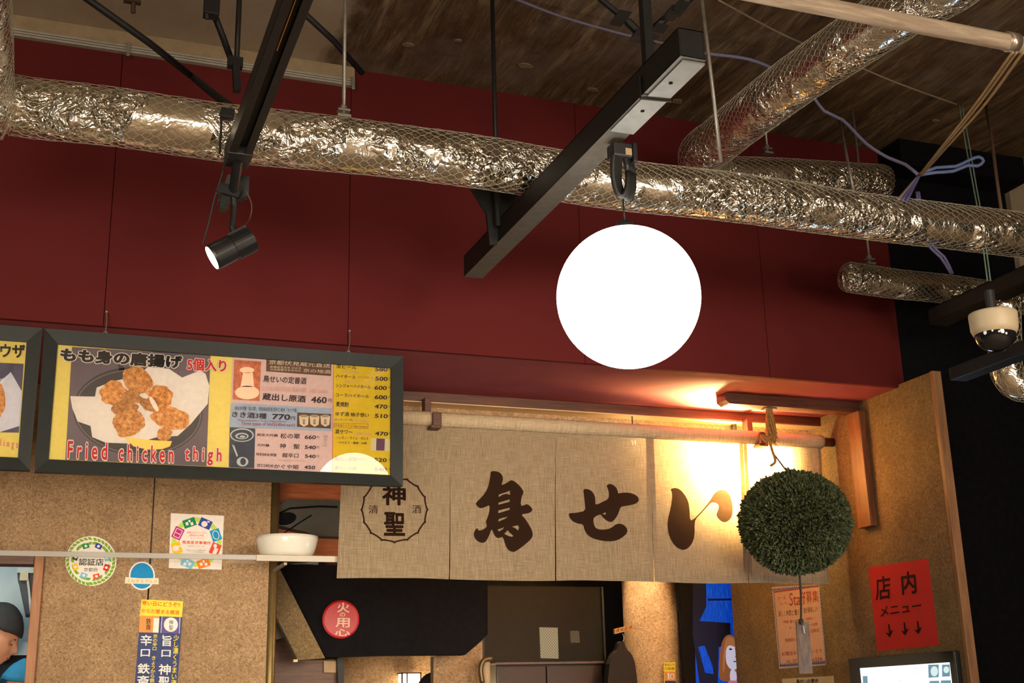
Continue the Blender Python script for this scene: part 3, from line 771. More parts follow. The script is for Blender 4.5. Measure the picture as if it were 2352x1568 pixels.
# ------------------------------------------------------------------ spotlight under the track
sl = empty('spotlight', pT(530, 580, 3.45), 'black track spotlight with bright lens aimed down to the left', 'lamp')
A = pT(487, 592, 3.40); Bk = pT(580, 545, 3.448); ax = (Bk-A).normalized(); Ls = (Bk-A).length
prof = [(0.0, 0.002), (0.030, 0.0), (0.036, 0.0), (0.0375, 0.006), (0.0365, Ls*0.5), (0.034, Ls*0.52), (0.033, Ls*0.98), (0.026, Ls), (0.0, Ls)]
MB().lathe(prof, A, ax, 36).obj('housing', mat('satin_black', (0.016, 0.016, 0.017, 1), 0.35, 0.3), sl, smooth=False)
g = MB()
for k in range(12):
    a = 2*PI*k/12; u = ax.orthogonal().normalized(); w = ax.cross(u); d = u*math.cos(a)+w*math.sin(a)
    g.obox(A+ax*Ls*0.76+d*0.036, ax*Ls*0.22, d*0.0035, ax.cross(d)*0.0012)
g.obj('cooling_fins', mat('satin_black', (0, 0, 0, 1)), sl)
u = ax.orthogonal().normalized()
MB().lathe([(0.0005, -0.001), (0.028, -0.0008), (0.0335, 0.0), (0.0335, 0.003)], A-ax*0.001, ax, 32).obj('lens', m_glow('lit_lens', (1, 0.88, 0.62, 1), 9.0), sl)
q = pT(534, 520, 3.44)
g = MB().tube([q, pT(538, 470, 3.42), pT(536, 440, 3.42)], 0.008, 10)
g.tube([q, A+ax*Ls*0.55+Vector((0, 0, 0.03))], 0.010, 10)
g.tube([pT(536, 440, 3.42), TRK], 0.014, 10)
g.obj('yoke', BLKMETAL, sl)
q = pT(524, 440, 3.42)
MB().obox(q, (0.030, 0, -0.006), (0, 0.016, 0), (0.004, 0, 0.014)).obox(pT(516, 462, 3.42), (0.012, 0, 0), (0, 0.012, 0), (0.003, 0, 0.026)).obj('adapter', BLKMETAL, sl)
g = MB(); g.prism([pT(x, y, 3.46) for x, y in ((523, 400), (573, 404), (572, 448), (545, 458), (500, 462))], (0, 0.03, 0)); g.obj('mount_plate', BLKMETAL, sl)
g = MB().tube(spline([pT(518, 350, 3.42), pT(512, 395, 3.4), pT(494, 450, 3.4), pT(480, 510, 3.4), pT(466, 560, 3.4)], 0.02), 0.0026, 6)
g.obj('support_wire', BLKMETAL, sl)
g = MB().tube(spline([pT(566, 440, 3.43), pT(578, 470, 3.43), pT(574, 500, 3.43), pT(560, 520, 3.46)], 0.01), 0.0020, 6)
g.obj('lead_wire', mat('brown_wire', rgb(70, 40, 26)), sl)

# ------------------------------------------------------------------ dome camera
dc = empty('dome_camera', pT(2283, 790, 3.4), 'white based security camera with dark glossy dome', 'camera')
c0 = pT(2283, 748, 3.4); rb = 54/FPX*3.4
MB().lathe([(0.001, 0.034), (rb*0.99, 0.034), (rb, 0.028), (rb*0.97, -0.010), (rb*0.88, -0.024), (rb*0.83, -0.026)], c0, (0.02, 0, 1), 40).obj('camera_base', mat('cream_plastic', rgb(168, 152, 124), 0.5, var=0.05), dc, smooth=True)
pr = [(rb*0.84*math.cos(a), -0.024-rb*0.78*math.sin(a)) for a in [i*PI/2/12 for i in range(13)]]
MB().lathe(pr, c0, (0.02, 0, 1), 36).obj('dome', mat('smoked_dome', (0.008, 0.008, 0.009, 1), 0.06, bump=0, spec=0.8), dc, smooth=True)
MB().tube([c0+Vector((0, 0, 0.03)), c0+Vector((0, 0, 0.10))], 0.014, 12).obj('stem', BLKMETAL, dc)

# ================================================================== MENU BOARDS
YM = 4.130
c4 = conv(3.92, 0, 700); c5 = conv(4.611, 500, 780)
def frame_bars(root, outer, inner, Y, depth, m):
    """four mitred bars between two pixel rectangles, each its own part"""
    for k in range(4):
        a, b, c, d = outer[k], outer[(k+1) % 4], inner[(k+1) % 4], inner[k]
        o = [pY(*p, Y) for p in (a, b)]; i_ = [pY(*p, Y) for p in (c, d)]
        i_ = [Vector((p.x, Y+0.007, p.z)) for p in i_]
        top = [o[0], o[1], i_[0], i_[1]]; bot = [Vector((p.x, Y+depth, p.z)) for p in top]
        MB().add(top+bot, [(0, 1, 2, 3), (7, 6, 5, 4), (0, 4, 5, 1), (1, 5, 6, 2), (2, 6, 7, 3), (3, 7, 4, 0)]).obj('frame_bar', m, root)
def rectY(mb, pts, Y0, Y1):
    P = [pY(*p, Y0) for p in pts]
    return mb.prism([Vector((p.x, Y0, p.z)) for p in P], (0, Y1-Y0, 0))
def hook(root, px, py0, py1):
    a = pY(px, py0, YR-0.012); b = pY(px-3, py1, YM+0.012)
    g = MB().tube(spline([a, a.lerp(b, 0.5)+Vector((0.002, -0.004, 0)), b], 0.006), 0.0022, 6)
    g.tube([a+Vector((0, 0.012, 0)), a], 0.004, 8)
    g.tube([b+Vector((-0.007, 0, -0.002)), b+Vector((0, 0, 0.006)), b+Vector((0.007, 0, -0.002))], 0.0018, 6)
    g.obj('hanging_wire', GALV, root)
I_BLK = ink('black_ink', rgb(32, 28, 28)); I_RED = ink('red_ink', rgb(176, 34, 40)); I_YEL = ink('yellow_print', rgb(208, 188, 98))
I_YE2 = ink('strong_yellow_print', rgb(196, 168, 36)); I_PNK = ink('pink_print', rgb(190, 162, 158)); I_BLU = ink('pale_blue_print', rgb(142, 154, 172))
I_WHT = ink('white_print', rgb(206, 196, 188)); I_PUR = mat('slate_purple_print', rgb(88, 74, 84), 0.7, var=0.12, nsc=12, bump=0)
I_BRN = ink('brown_print', rgb(92, 66, 54)); I_PLT = mat('black_plate_print', rgb(36, 30, 34), 0.6, bump=0); I_LEM = ink('lemon_print', rgb(222, 186, 92))
I_NVY = ink('navy_print', rgb(44, 52, 92)); I_ORA = mat('orange_photo_print', rgb(170, 92, 58), 0.7, var=0.4, nsc=60, bump=0); I_GRY = ink('grey_print', rgb(140, 124, 118))
I_WRM = ink('warm_white_print', rgb(240, 226, 208))
I_MAR = ink('maroon_ink', rgb(128, 50, 70))

m2 = empty('menu_board', pY(500, 1100, YM), 'framed menu board with fried chicken picture and drink prices', 'menu board', 'framed menu boards over the counter')
O2 = [(102, 753.6), (927, 818.5), (925.5, 1116), (79, 1082.7)]
In2 = [c4(520, 345), c5(1842, 292), c5(1838, 1430), c4(438, 1385)]
frame_bars(m2, O2, In2, YM, 0.030, FRAMEM)
PLm = ('Y', YM+0.018)
rectY(MB(), [(110, 765), (920, 828), (918, 1108), (88, 1075)], YM+0.019, YM+0.024).obj('print_sheet', I_YEL, m2)
rectY(MB(), [In2[0], In2[1], In2[2], In2[3]], YM+0.0085, YM+0.0105).obj('acrylic_pane', PANE, m2)
hook(m2, 245, 716, 764); hook(m2, 803, 760, 808)
# --- left picture
g = MB(); flat(g, PLm, 1, [c4(648, 378), c4(1895, 452), c4(1858, 1452), c4(588, 1392)]); pic = g.obj('picture', I_PUR, m2)
g = MB()
flat(g, PLm, 2, [c4(*p) for p in disc(1240, 960, 585, 400, 48, 0.07)])
flat(g, PLm, 2, [c4(*p) for p in ((1060, 540), (1110, 545), (1130, 600), (1075, 600))])
g.obj('plate_picture', I_PLT, pic)
g = MB(); flat(g, PLm, 2.5, [c4(*p) for p in disc(1240, 965, 572, 382, 48, 0.07)], [c4(*p) for p in disc(1240, 965, 560, 372, 48, 0.07)]); g.obj('plate_rim_picture', ink('plate_rim_print', rgb(104, 92, 96)), pic)
g = MB()
flat(g, PLm, 3, [c4(*p) for p in ((632, 822), (855, 826), (870, 745), (1010, 690), (1240, 640), (1330, 560), (1520, 575), (1640, 655), (1800, 590), (1850, 620), (1885, 730), (1870, 890), (1720, 1070), (1600, 1180), (1420, 1190), (1200, 1250), (950, 1240), (830, 1190), (815, 1090), (700, 1050), (650, 930))])
g.obj('paper_picture', I_WHT, pic)
nug = [(1240, 680, 135, 112, 1, 0.5), (1020, 800, 130, 105, 2, 0.1), (1190, 830, 95, 70, 8, 0), (1440, 830, 115, 100, 3, -0.3), (1130, 930, 120, 75, 9, 0.1), (1370, 900, 110, 70, 10, 0.2), (1160, 1060, 150, 120, 4, -0.1), (1540, 1020, 170, 110, 5, 0.25), (1480, 1160, 75, 60, 6, -0.6)]
MEATS = []
for i, (tn, sc_) in enumerate(((1.0, 1), (0.75, 1), (1.15, 1))):
    k = NT('fried_batter_print'); n1 = k.noise(75, 6, 0.7); n2 = k.noise(260, 4, 0.7)
    c = k.ramp(n1, [(0.3, tuple(x*tn for x in rgb(110, 62, 26)[:3])), (0.5, tuple(x*tn for x in rgb(176, 112, 48)[:3])), (0.68, tuple(x*tn for x in rgb(214, 160, 92)[:3]))])
    c = k.mix(k.ramp(n2, [(0.52, (0, 0, 0)), (0.7, (0.45, 0.45, 0.45))]), c, rgb(236, 196, 138)); k.set('Base Color', c); k.set('Roughness', 0.8); MEATS.append(k.m)
for i, (x, y, rx, ry, sd, rt) in enumerate(nug):
    g = MB(); flat(g, PLm, 4+i*0.35, [c4(*p) for p in blob(x, y, rx, ry, 48, 0.16, sd, rt)])
    g.obj('chicken_picture', MEATS[{8: 1, 9: 1, 10: 1, 1: 0, 2: 2}.get(sd, (0, 2)[i % 2])], pic)
g = MB(); flat(g, PLm, 8, [c4(*p) for p in ((1120, 1192), (1240, 1205), (1380, 1220), (1548, 1228), (1530, 1275), (1460, 1300), (1330, 1305), (1200, 1275))]); g.obj('lemon_picture', I_LEM, pic)
g = MB(); flat(g, PLm, 8, [c4(*p) for p in ((1260, 925), (1280, 935), (1325, 1000), (1345, 1050), (1310, 1030))]); g.obj('garnish_picture', I_WHT, pic)
g = MB(); flat(g, PLm, 8, [c4(*p) for p in blob(1298, 822, 40, 20, 16, 0.2, 3, 0.3)]); g.obj('garnish_picture', I_WHT, pic)
# headings: light halo, then the letters
def heading(s, cv, bl, br, tl, m, halo, hb, lb, L, root, nm='lettering'):
    g = MB(); txt(g, s, PLm, L, cv(*bl), cv(*br), cv(*tl), hb, lb); g.obj('lettering_outline', halo, root)
    g = MB(); txt(g, s, PLm, L+1, cv(*bl), cv(*br), cv(*tl), lb); g.obj(nm, m, root)
heading('もも身の唐揚げ', c4, (538, 510), (1640, 580), (545, 385), I_BLK, I_WHT, 0.110, 0.055, 9, m2)
heading('5個入り', c4, (1680, 592), (2035, 610), (1684, 478), I_RED, I_WHT, 0.085, 0.036, 9, m2)
heading('F r i e d', c4, (604, 1385), (962, 1400), (612, 1225), I_RED, I_WHT, 0.075, 0.024, 9, m2)
heading('c h i c k e n', c4, (1065, 1408), (1560, 1425), (1070, 1255), I_RED, I_WHT, 0.075, 0.024, 9, m2)
heading('t h i g h', c4, (1660, 1438), (1990, 1452), (1668, 1275), I_RED, I_WHT, 0.075, 0.024, 9, m2)
# --- middle price section
g = MB(); flat(g, PLm, 1.5, [c5(158, 182), c5(1222, 246), c5(1212, 1420), c5(112, 1350)]); g.obj('price_panel', I_PNK, m2)
g = MB(); flat(g, PLm, 2.2, [c5(140, 670), c5(1212, 725), c5(1208, 970), c5(122, 925)]); g.obj('price_panel', I_BLU, m2)
g = MB(); flat(g, PLm, 1.5, [c5(1226, 246), c5(1848, 290), c5(1842, 1432), c5(1216, 1400)]); g.obj('price_panel', I_YE2, m2)
g = MB(); flat(g, PLm, 2, [c5(1222, 246), c5(1227, 246), c5(1218, 1400), c5(1211, 1400)]); g.obj('rule_line', ink('red_rule', rgb(180, 70, 60)), m2)
g = MB(); flat(g, PLm, 2, [c5(515, 200), c5(1205, 248), c5(1200, 385), c5(512, 335)]); g.obj('banner', I_BRN, m2)
g = MB(); flat(g, PLm, 2.5, [c5(175, 212), c5(460, 232), c5(442, 650), c5(156, 632)]); g.obj('picture', I_ORA, m2)
g = MB(); flat(g, PLm, 3, [c5(*p) for p in disc(308, 322, 78, 32, 28)]); flat(g, PLm, 3, [c5(*p) for p in disc(312, 560, 128, 72, 28)]); flat(g, PLm, 3, [c5(*p) for p in ((268, 350), (370, 345), (385, 500), (240, 500))]); g.obj('flask_picture', ink('flask_print', rgb(224, 190, 162)), m2)
g = MB(); flat(g, PLm, 2.5, [c5(126, 925), c5(398, 940), c5(386, 1362), c5(118, 1350)]); g.obj('picture', mat('dark_blue_photo', rgb(44, 50, 66), 0.7, bump=0), m2)
g = MB()
for l in (disc(256, 1010, 126, 72), ): flat(g, PLm, 3, [c5(*p) for p in l], [c5(*p) for p in disc(256, 1012, 112, 60)])
flat(g, PLm, 3, [c5(*p) for p in disc(256, 1020, 70, 34)], [c5(*p) for p in disc(258, 1022, 52, 22)])
flat(g, PLm, 3, [c5(*p) for p in disc(262, 1026, 30, 12)])
flat(g, PLm, 3, [c5(*p) for p in disc(262, 1292, 62, 50)], [c5(*p) for p in disc(268, 1290, 30, 38)])
flat(g, PLm, 3, [c5(*p) for p in ((150, 1110), (175, 1120), (215, 1230), (200, 1240))])
g.obj('glass_picture', ink('glass_print', rgb(168, 172, 168)), m2)
g = MB(); flat(g, PLm, 3, [c5(842, 770), c5(1200, 788), c5(1196, 942), c5(838, 922)]); g.obj('picture', ink('sepia_photo', rgb(84, 62, 48)), m2)
g = MB()
for cx_ in (912, 1024, 1138):
    flat(g, PLm, 4, [c5(*p) for p in ((cx_-52, 805), (cx_+52, 810), (cx_+44, 900), (cx_, 922), (cx_-44, 895))])
g.obj('cup_picture', ink('cup_print', rgb(196, 176, 150)), m2)
g = MB()
for cx_ in (912, 1024, 1138): flat(g, PLm, 4.6, [c5(*p) for p in disc(cx_, 808, 44, 15, 24)])
g.obj('cup_rim_picture', ink('cup_shade_print', rgb(150, 130, 106)), m2)
g = MB()
for cx_ in (912, 1024, 1138): txt(g, '神\n聖', PLm, 5, c5(cx_-14, 895), c5(cx_+14, 897), c5(cx_-14, 842), 0.01)
def T(s, bl, br, tl, L=5, b=0.012, G=None): txt(G if G is not None else g, s, PLm, L, c5(*bl), c5(*br), c5(*tl), b)
T('鳥せいの定番酒', (478, 448), (935, 475), (486, 375), b=0.02)
T('蔵出し原酒', (470, 640), (928, 668), (476, 565), b=0.028)
T('460', (985, 668), (1152, 676), (990, 600), b=0.03); T('円', (1170, 664), (1204, 666), (1172, 624))
T('純米大吟醸「松の翠」 特別純米原酒 超辛口 純米「かぐや姫」', (180, 748), (842, 772), (182, 702), b=0.004)
T('きき酒3種', (148, 820), (515, 842), (154, 758), b=0.024); T('770', (572, 845), (765, 852), (578, 785), b=0.034); T('円', (772, 852), (818, 854), (774, 812), b=0.01)
T('純米大吟醸', (415, 1022), (635, 1032), (417, 990)); T('松の翠', (660, 1045), (868, 1052), (664, 990), b=0.016); T('660', (918, 1052), (1036, 1056), (922, 1010), b=0.03); T('円', (1046, 1046), (1070, 1047), (1047, 1020), b=0)
T('大吟醸', (415, 1130), (545, 1136), (417, 1100)); T('神　聖', (652, 1150), (866, 1158), (656, 1098), b=0.016); T('540', (918, 1158), (1036, 1163), (922, 1118), b=0.03); T('円', (1046, 1152), (1070, 1153), (1047, 1127), b=0)
T('特別純米神聖', (405, 1228), (622, 1238), (408, 1196)); T('超辛口', (680, 1245), (852, 1252), (684, 1198), b=0.016); T('540', (920, 1252), (1034, 1256), (923, 1214), b=0.03); T('円', (1046, 1248), (1070, 1249), (1047, 1222), b=0)
T('甘口純米', (412, 1345), (592, 1354), (416, 1312)); T('かぐや姫', (594, 1362), (855, 1372), (598, 1316), b=0.016); T('450', (912, 1368), (1030, 1374), (916, 1330), b=0.03)
T('生ビール', (1255, 300), (1468, 316), (1257, 258), b=0.02); T('580', (1662, 334), (1796, 340), (1666, 290), b=0.03)
T('ハイホール', (1250, 400), (1460, 414), (1253, 368), b=0.02); T('(ウイスキー)', (1480, 412), (1640, 418), (1482, 388), b=0.0); T('500', (1664, 434), (1798, 440), (1668, 390), b=0.03)
T('シンジャーハイホール', (1250, 505), (1616, 524), (1253, 465), b=0.016); T('600', (1656, 530), (1788, 536), (1660, 486), b=0.03)
T('コーラハイホール', (1246, 602), (1602, 620), (1249, 566), b=0.016); T('600', (1658, 630), (1792, 636), (1662, 586), b=0.03)
T('麦焼酎', (1250, 708), (1386, 714), (1253, 655), b=0.02); T('470', (1658, 728), (1794, 734), (1662, 684), b=0.03)
T('ゆず酒 柚子想い', (1245, 806), (1600, 822), (1248, 762), b=0.016); T('510', (1660, 828), (1798, 834), (1664, 784), b=0.03)
T('(ロック・ソーダ)', (1232, 862), (1424, 868), (1234, 832), b=0.012)
T('酒サワー', (1240, 996), (1424, 1004), (1243, 948), b=0.02); T('470', (1662, 1014), (1800, 1020), (1666, 972), b=0.03)
T('・レモン・ライム・カシス', (1262, 1052), (1592, 1062), (1264, 1022), b=0.012)
T('・カルピス・梅酒・白桃', (1262, 1100), (1576, 1110), (1264, 1074), b=0.012)
T('蔵出し原酒サワー', (1238, 1282), (1612, 1296), (1241, 1238), b=0.012); T('520', (1654, 1292), (1786, 1298), (1658, 1250), b=0.03)
T('鳥せいの酒', (1236, 1378), (1468, 1386), (1239, 1336), b=0.012); T('540', (1654, 1392), (1786, 1398), (1658, 1350), b=0.03)
for yy in (328, 428, 524, 624, 722, 822, 1008, 1286, 1386): T('円', (1808, yy), (1830, yy+1), (1809, yy-26), b=0)
g.obj('lettering', ink('price_ink', rgb(52, 40, 46)), m2)
g = MB(); T('京都伏見蔵元直送', (540, 262), (1190, 300), (546, 212), b=0.004); T('京の地酒', (902, 345), (1192, 362), (906, 306), b=0.004)
T('創業延宝五年 ひのき', (552, 300), (880, 316), (554, 276), b=0); T('伏見御香水名水仕込', (552, 326), (880, 340), (554, 306), b=0)
g.obj('lettering', ink('cream_ink', rgb(200, 184, 160)), m2)
g = MB(); T('コクのある味は焼き鳥と最高の相性', (462, 540), (940, 562), (466, 486), b=0.0); T('SAKE Genshu', (965, 562), (1162, 570), (968, 515), b=0.0)
T('Yuzu sake', (1440, 868), (1600, 874), (1442, 838), b=0); T('Sake Sour', (1456, 1006), (1626, 1012), (1458, 972), b=0); T('Highball', (1340, 458), (1480, 464), (1342, 428), b=0); T('Draft beer', (1340, 352), (1515, 360), (1342, 322), b=0)
T('Shinsei junmaishu', (640, 1288), (930, 1300), (642, 1262), b=0)
g.obj('lettering', ink('faint_rose_ink', rgb(186, 142, 128)), m2)
g = MB(); T('Three types of SAKE(40ml each)', (246, 912), (815, 932), (250, 868), b=0.006); T('日本酒カクテル Sake cocktail', (1240, 922), (1575, 936), (1243, 892), b=0)
T('Matsunomidori Yuiko Kaguyahime', (215, 868), (720, 882), (217, 842), b=0.002)
for (p, q_) in (((1230, 882), (1592, 890)), ((1228, 928), (1590, 942))): flat(g, PLm, 5, [c5(*p), c5(*q_), c5(q_[0], q_[1]+3), c5(p[0], p[1]+3)])
for (p, q_) in (((1230, 882), (1228, 930)), ((1590, 890), (1588, 942))): flat(g, PLm, 5, [c5(*p), c5(p[0]+4, p[1]), c5(q_[0]+4, q_[1]), c5(*q_)])
g.obj('lettering', I_MAR, m2)
g = MB(); flat(g, PLm, 3, [c5(1622, 1042), c5(1828, 1050), c5(1822, 1180), c5(1618, 1172)]); g.obj('picture', ink('pale_photo', rgb(190, 180, 140)), m2)
g = MB(); flat(g, PLm, 4, [c5(1680, 1045), c5(1770, 1050), c5(1764, 1176), c5(1676, 1172)]); g.obj('picture', ink('violet_photo', rgb(96, 62, 88)), m2)
g = MB(); T('純\n米\n大\n吟', (1112, 1140), (1158, 1142), (1120, 1010), b=0.0); g.obj('lettering', I_GRY, m2)

# --- left board, cut by the frame of the picture
m1 = empty('menu_board', pY(-150, 1060, YM), 'framed menu board cut by the left edge, dumpling picture on yellow', 'menu board', 'framed menu boards over the counter')
w1 = pY(98, 753, YM).x; zt1 = pY(98, 753, YM).z; zb1 = pY(72, 1080, YM).z
def pxof(P): v = Vector(P)-CAM; return (1176+FPX*v.dot(Rt)/v.dot(Fw), 784-FPX*v.dot(Up)/v.dot(Fw))
xl = w1-1.2
O1 = [pxof((xl, YM, zt1)), pxof((w1, YM, zt1)), pxof((w1-0.002, YM, zb1)), pxof((xl, YM, zb1))]
ri = pY(*c4(240, 325), YM); rj = pY(*c4(160, 1370), YM)
In1 = [pxof((xl+0.045, YM, ri.z)), c4(240, 325), c4(160, 1370), pxof((xl+0.045, YM, rj.z))]
frame_bars(m1, O1, In1, YM, 0.030, FRAMEM)
rectY(MB(), [pxof((xl+0.02, YM, zt1-0.02)), pxof((w1-0.02, YM, zt1-0.02)), pxof((w1-0.02, YM, zb1+0.02)), pxof((xl+0.02, YM, zb1+0.02))], YM+0.019, YM+0.024).obj('print_sheet', I_YEL, m1)
rectY(MB(), In1, YM+0.0085, YM+0.0105).obj('acrylic_pane', PANE, m1)
g = MB(); flat(g, PLm, 1, [c4(-900, 480), c4(212, 530), c4(170, 1150), c4(-900, 1130)]); g.obj('picture', mat('blue_slate_print', rgb(62, 58, 84), 0.7, var=0.25, nsc=20, bump=0), m1)
g = MB(); flat(g, PLm, 2, [c4(-700, 760), c4(-100, 700), c4(0, 690), c4(98, 605), c4(198, 780), c4(175, 1090), c4(0, 1145), c4(-700, 1100)]); g.obj('paper_picture', ink('paper_print', rgb(190, 188, 200)), m1)
g = MB(); flat(g, PLm, 3, [c4(*p) for p in blob(-60, 860, 112, 185, 40, 0.1, 4)]); g.obj('food_picture', MEATS[0], m1)
heading('ウザ', c4, (0, 476), (225, 482), (2, 352), I_BLK, I_YEL, 0.06, 0.038, 4, m1)
heading('l i n g s', c4, (2, 1290), (160, 1312), (6, 1205), I_RED, I_WRM, 0.02, 0.004, 4, m1)

# ================================================================== NOREN
YN = 4.70
def P_(x, y): return pY(x, y, YN)
edges_b = [P_(775, 1325).x, P_(1032, 1330).x, P_(1277, 1333).x, P_(1503, 1335).x, P_(1718, 1337).x, P_(1908, 1338).x]
edges_t = [P_(789, 990).x, P_(1036, 1000).x, P_(1277, 1010).x, P_(1493, 1012).x, P_(1708, 1020).x, P_(1886, 1030).x]
zb = P_(1276, 1333).z
rl = pY(990, 968, YN); rr_ = pY(1893, 1010, YN)
zr_ = 0.5*(rl.z+rr_.z)
RR = 0.030
ztop = zr_-RR*0.8
def wav(x, z):
    k = (ztop-z)/(ztop-zb)
    return 0.010*k*math.sin(x*6.3+0.6)+0.005*k*math.sin(x*17+1)+0.003*math.sin(z*9+x*3)
nr = empty('noren_curtain', ((edges_b[0]+edges_b[5])/2, YN, zb), 'hemp shop curtain in five strips with brown brushed writing', 'curtain')
GAP = 0.0025
for i in range(5):
    g = MB(); nx, nz = 26, 34; P = []
    for j in range(nz+1):
        k = j/nz
        for q in range(nx+1):
            u = q/nx
            xa = edges_t[i]*(1-k)+edges_b[i]*k + GAP*k*(1 if i else 0); xb = edges_t[i+1]*(1-k)+edges_b[i+1]*k - GAP*k
            x = xa*(1-u)+xb*u; zz = ztop*(1-k)+(zb+0.004*math.sin(u*PI)*(-1)**i)*k
            P.append((x, YN+wav(x, zz)+0.0015*(i % 2), zz))
    fs = [(j*(nx+1)+q, j*(nx+1)+q+1, (j+1)*(nx+1)+q+1, (j+1)*(nx+1)+q) for j in range(nz) for q in range(nx)]
    pan = g.add(P, fs).obj('cloth_strip', CLOTH, nr, smooth=True)
    # turned hems: sides and bottom, a second layer of cloth behind the first
    g = MB()
    for (ua, ub) in ((0.0, 0.045), (0.955, 1.0)):
        P = []
        for j in range(nz+1):
            k = j/nz
            xa = edges_t[i]*(1-k)+edges_b[i]*k + GAP*k*(1 if i else 0); xb = edges_t[i+1]*(1-k)+edges_b[i+1]*k - GAP*k
            zz = ztop*(1-k)+zb*k
            for u in (ua, ub):
                x = xa*(1-u)+xb*u; P.append((x, YN+wav(x, zz)+0.0015*(i % 2)+0.0016, zz))
        g.add(P, [(j*2, j*2+1, j*2+3, j*2+2) for j in range(nz)])
    P = []
    for j in range(3):
        zz = zb+0.003+0.017*j
        for q in range(nx+1):
            x = (edges_b[i]+GAP)*(1-q/nx)+(edges_b[i+1]-GAP)*q/nx; P.append((x, YN+wav(x, zz)+0.0015*(i % 2)+0.0024, zz))
    g.add(P, [(j*(nx+1)+q, j*(nx+1)+q+1, (j+1)*(nx+1)+q+1, (j+1)*(nx+1)+q) for j in range(2) for q in range(nx)])
    g.obj('hem', HEM, nr, smooth=True)
# sleeve round the rod
xs = [edges_t[0]+(edges_t[5]+0.005-edges_t[0])*k/60 for k in range(61)]
g = MB().tube([(x, YN, zr_+0.002*noise.noise(Vector((x*4, 0, 0)))) for x in xs], RR, 20, rf=lambda t: 1+0.07*noise.noise(Vector((t*14, 1, 0))))
g.obj('rod_sleeve', m_cloth('hemp_cloth_sleeve', 1.12, 0.12), nr, smooth=True)
# dyed writing, cut into small pieces so that it follows the folds
def dyed(mb_obj_name, mb, label=None):
    bm = bmesh.new()
    vs = [bm.verts.new(p) for p in mb.v]
    for f in mb.f:
        try: bm.faces.new([vs[k] for k in f])
        except ValueError: pass
    xs_ = [p.x for p in mb.v]; zs_ = [p.z for p in mb.v]
    x = min(xs_)+0.03
    while x < max(xs_):
        bmesh.ops.bisect_plane(bm, geom=bm.verts[:]+bm.edges[:]+bm.faces[:], plane_co=(x, 0, 0), plane_no=(1, 0, 0)); x += 0.03
    z = min(zs_)+0.04
    while z < max(zs_):
        bmesh.ops.bisect_plane(bm, geom=bm.verts[:]+bm.edges[:]+bm.faces[:], plane_co=(0, 0, z), plane_no=(0, 0, 1)); z += 0.04
    bm.verts.index_update()
    g = MB().add([Vector((v.co.x, YN+wav(v.co.x, v.co.z)-0.0016, v.co.z)) for v in bm.verts], [tuple(v.index for v in f.verts) for f in bm.faces])
    bm.free(); return g.obj(mb_obj_name, DYE, nr)
PN = ('Y', YN)
k1 = conv(6.817, 1080, 1060); k2 = conv(5.737, 1290, 1080)
def cu(pts, cv, it=2): return [cv(*p) for p in chaikin(pts, it)]
tori = [(318, 150), (400, 148), (470, 175), (510, 240), (505, 310), (478, 370), (540, 350), (600, 310), (640, 290), (690, 305), (770, 370), (830, 450), (835, 490), (805, 550), (785, 690), (840, 685), (885, 660), (940, 690), (980, 740), (965, 780), (910, 808), (790, 825), (850, 880), (930, 1000), (975, 1090), (980, 1160), (950, 1215), (850, 1300), (700, 1410), (640, 1418), (580, 1390), (540, 1330), (515, 1240), (490, 1175), (430, 1205), (380, 1185), (345, 1120), (322, 1050), (280, 1160), (240, 1240), (200, 1278), (130, 1270), (70, 1220), (40, 1150), (60, 1080), (98, 1038), (110, 1080), (160, 1080), (225, 1045), (250, 1010), (228, 940), (265, 870), (292, 770), (297, 682), (230, 710), (160, 738), (110, 710), (78, 660), (100, 630), (190, 540), (260, 440), (295, 330), (312, 220)]
holes = [[(440, 520), (620, 455), (620, 520), (560, 505), (510, 515), (440, 555)], [(432, 645), (615, 592), (612, 630), (432, 678)], [(430, 768), (612, 722), (610, 755), (430, 810)],
         [(435, 905), (490, 885), (580, 866), (520, 905), (425, 942)], [(412, 1068), (520, 1030), (490, 1070), (432, 1098)], [(645, 1020), (740, 996), (758, 1030), (740, 1080), (700, 1045)], [(575, 1075), (600, 1110), (660, 1160), (650, 1180), (590, 1170), (518, 1135)]]
g = MB(); flat(g, PN, 0, cu(tori, k1, 1), *[[k1(*p) for p in h] for h in holes]); dyed('lettering', g)
se = [(285, 250), (330, 240), (390, 260), (440, 320), (452, 400), (452, 455), (540, 415), (625, 375), (632, 300), (615, 240), (592, 195), (640, 172), (700, 195), (742, 250), (750, 305), (800, 290), (900, 290), (985, 325), (1022, 370), (1010, 420), (950, 448), (860, 462), (785, 475), (765, 550), (730, 620), (690, 665), (650, 678), (600, 655), (540, 600), (522, 570), (440, 610), (425, 640), (432, 710), (460, 760), (530, 778), (620, 770), (680, 745), (730, 702), (790, 695), (850, 725), (882, 780), (870, 830), (800, 890), (720, 925), (620, 932), (500, 915), (400, 885), (340, 840), (305, 780), (288, 705), (220, 700), (150, 670), (110, 620), (92, 560), (200, 558), (320, 528), (312, 440), (300, 340)]
g = MB(); flat(g, PN, 0, cu(se, k2, 1), [k2(*p) for p in ((545, 572), (588, 545), (592, 578))]); dyed('lettering', g)
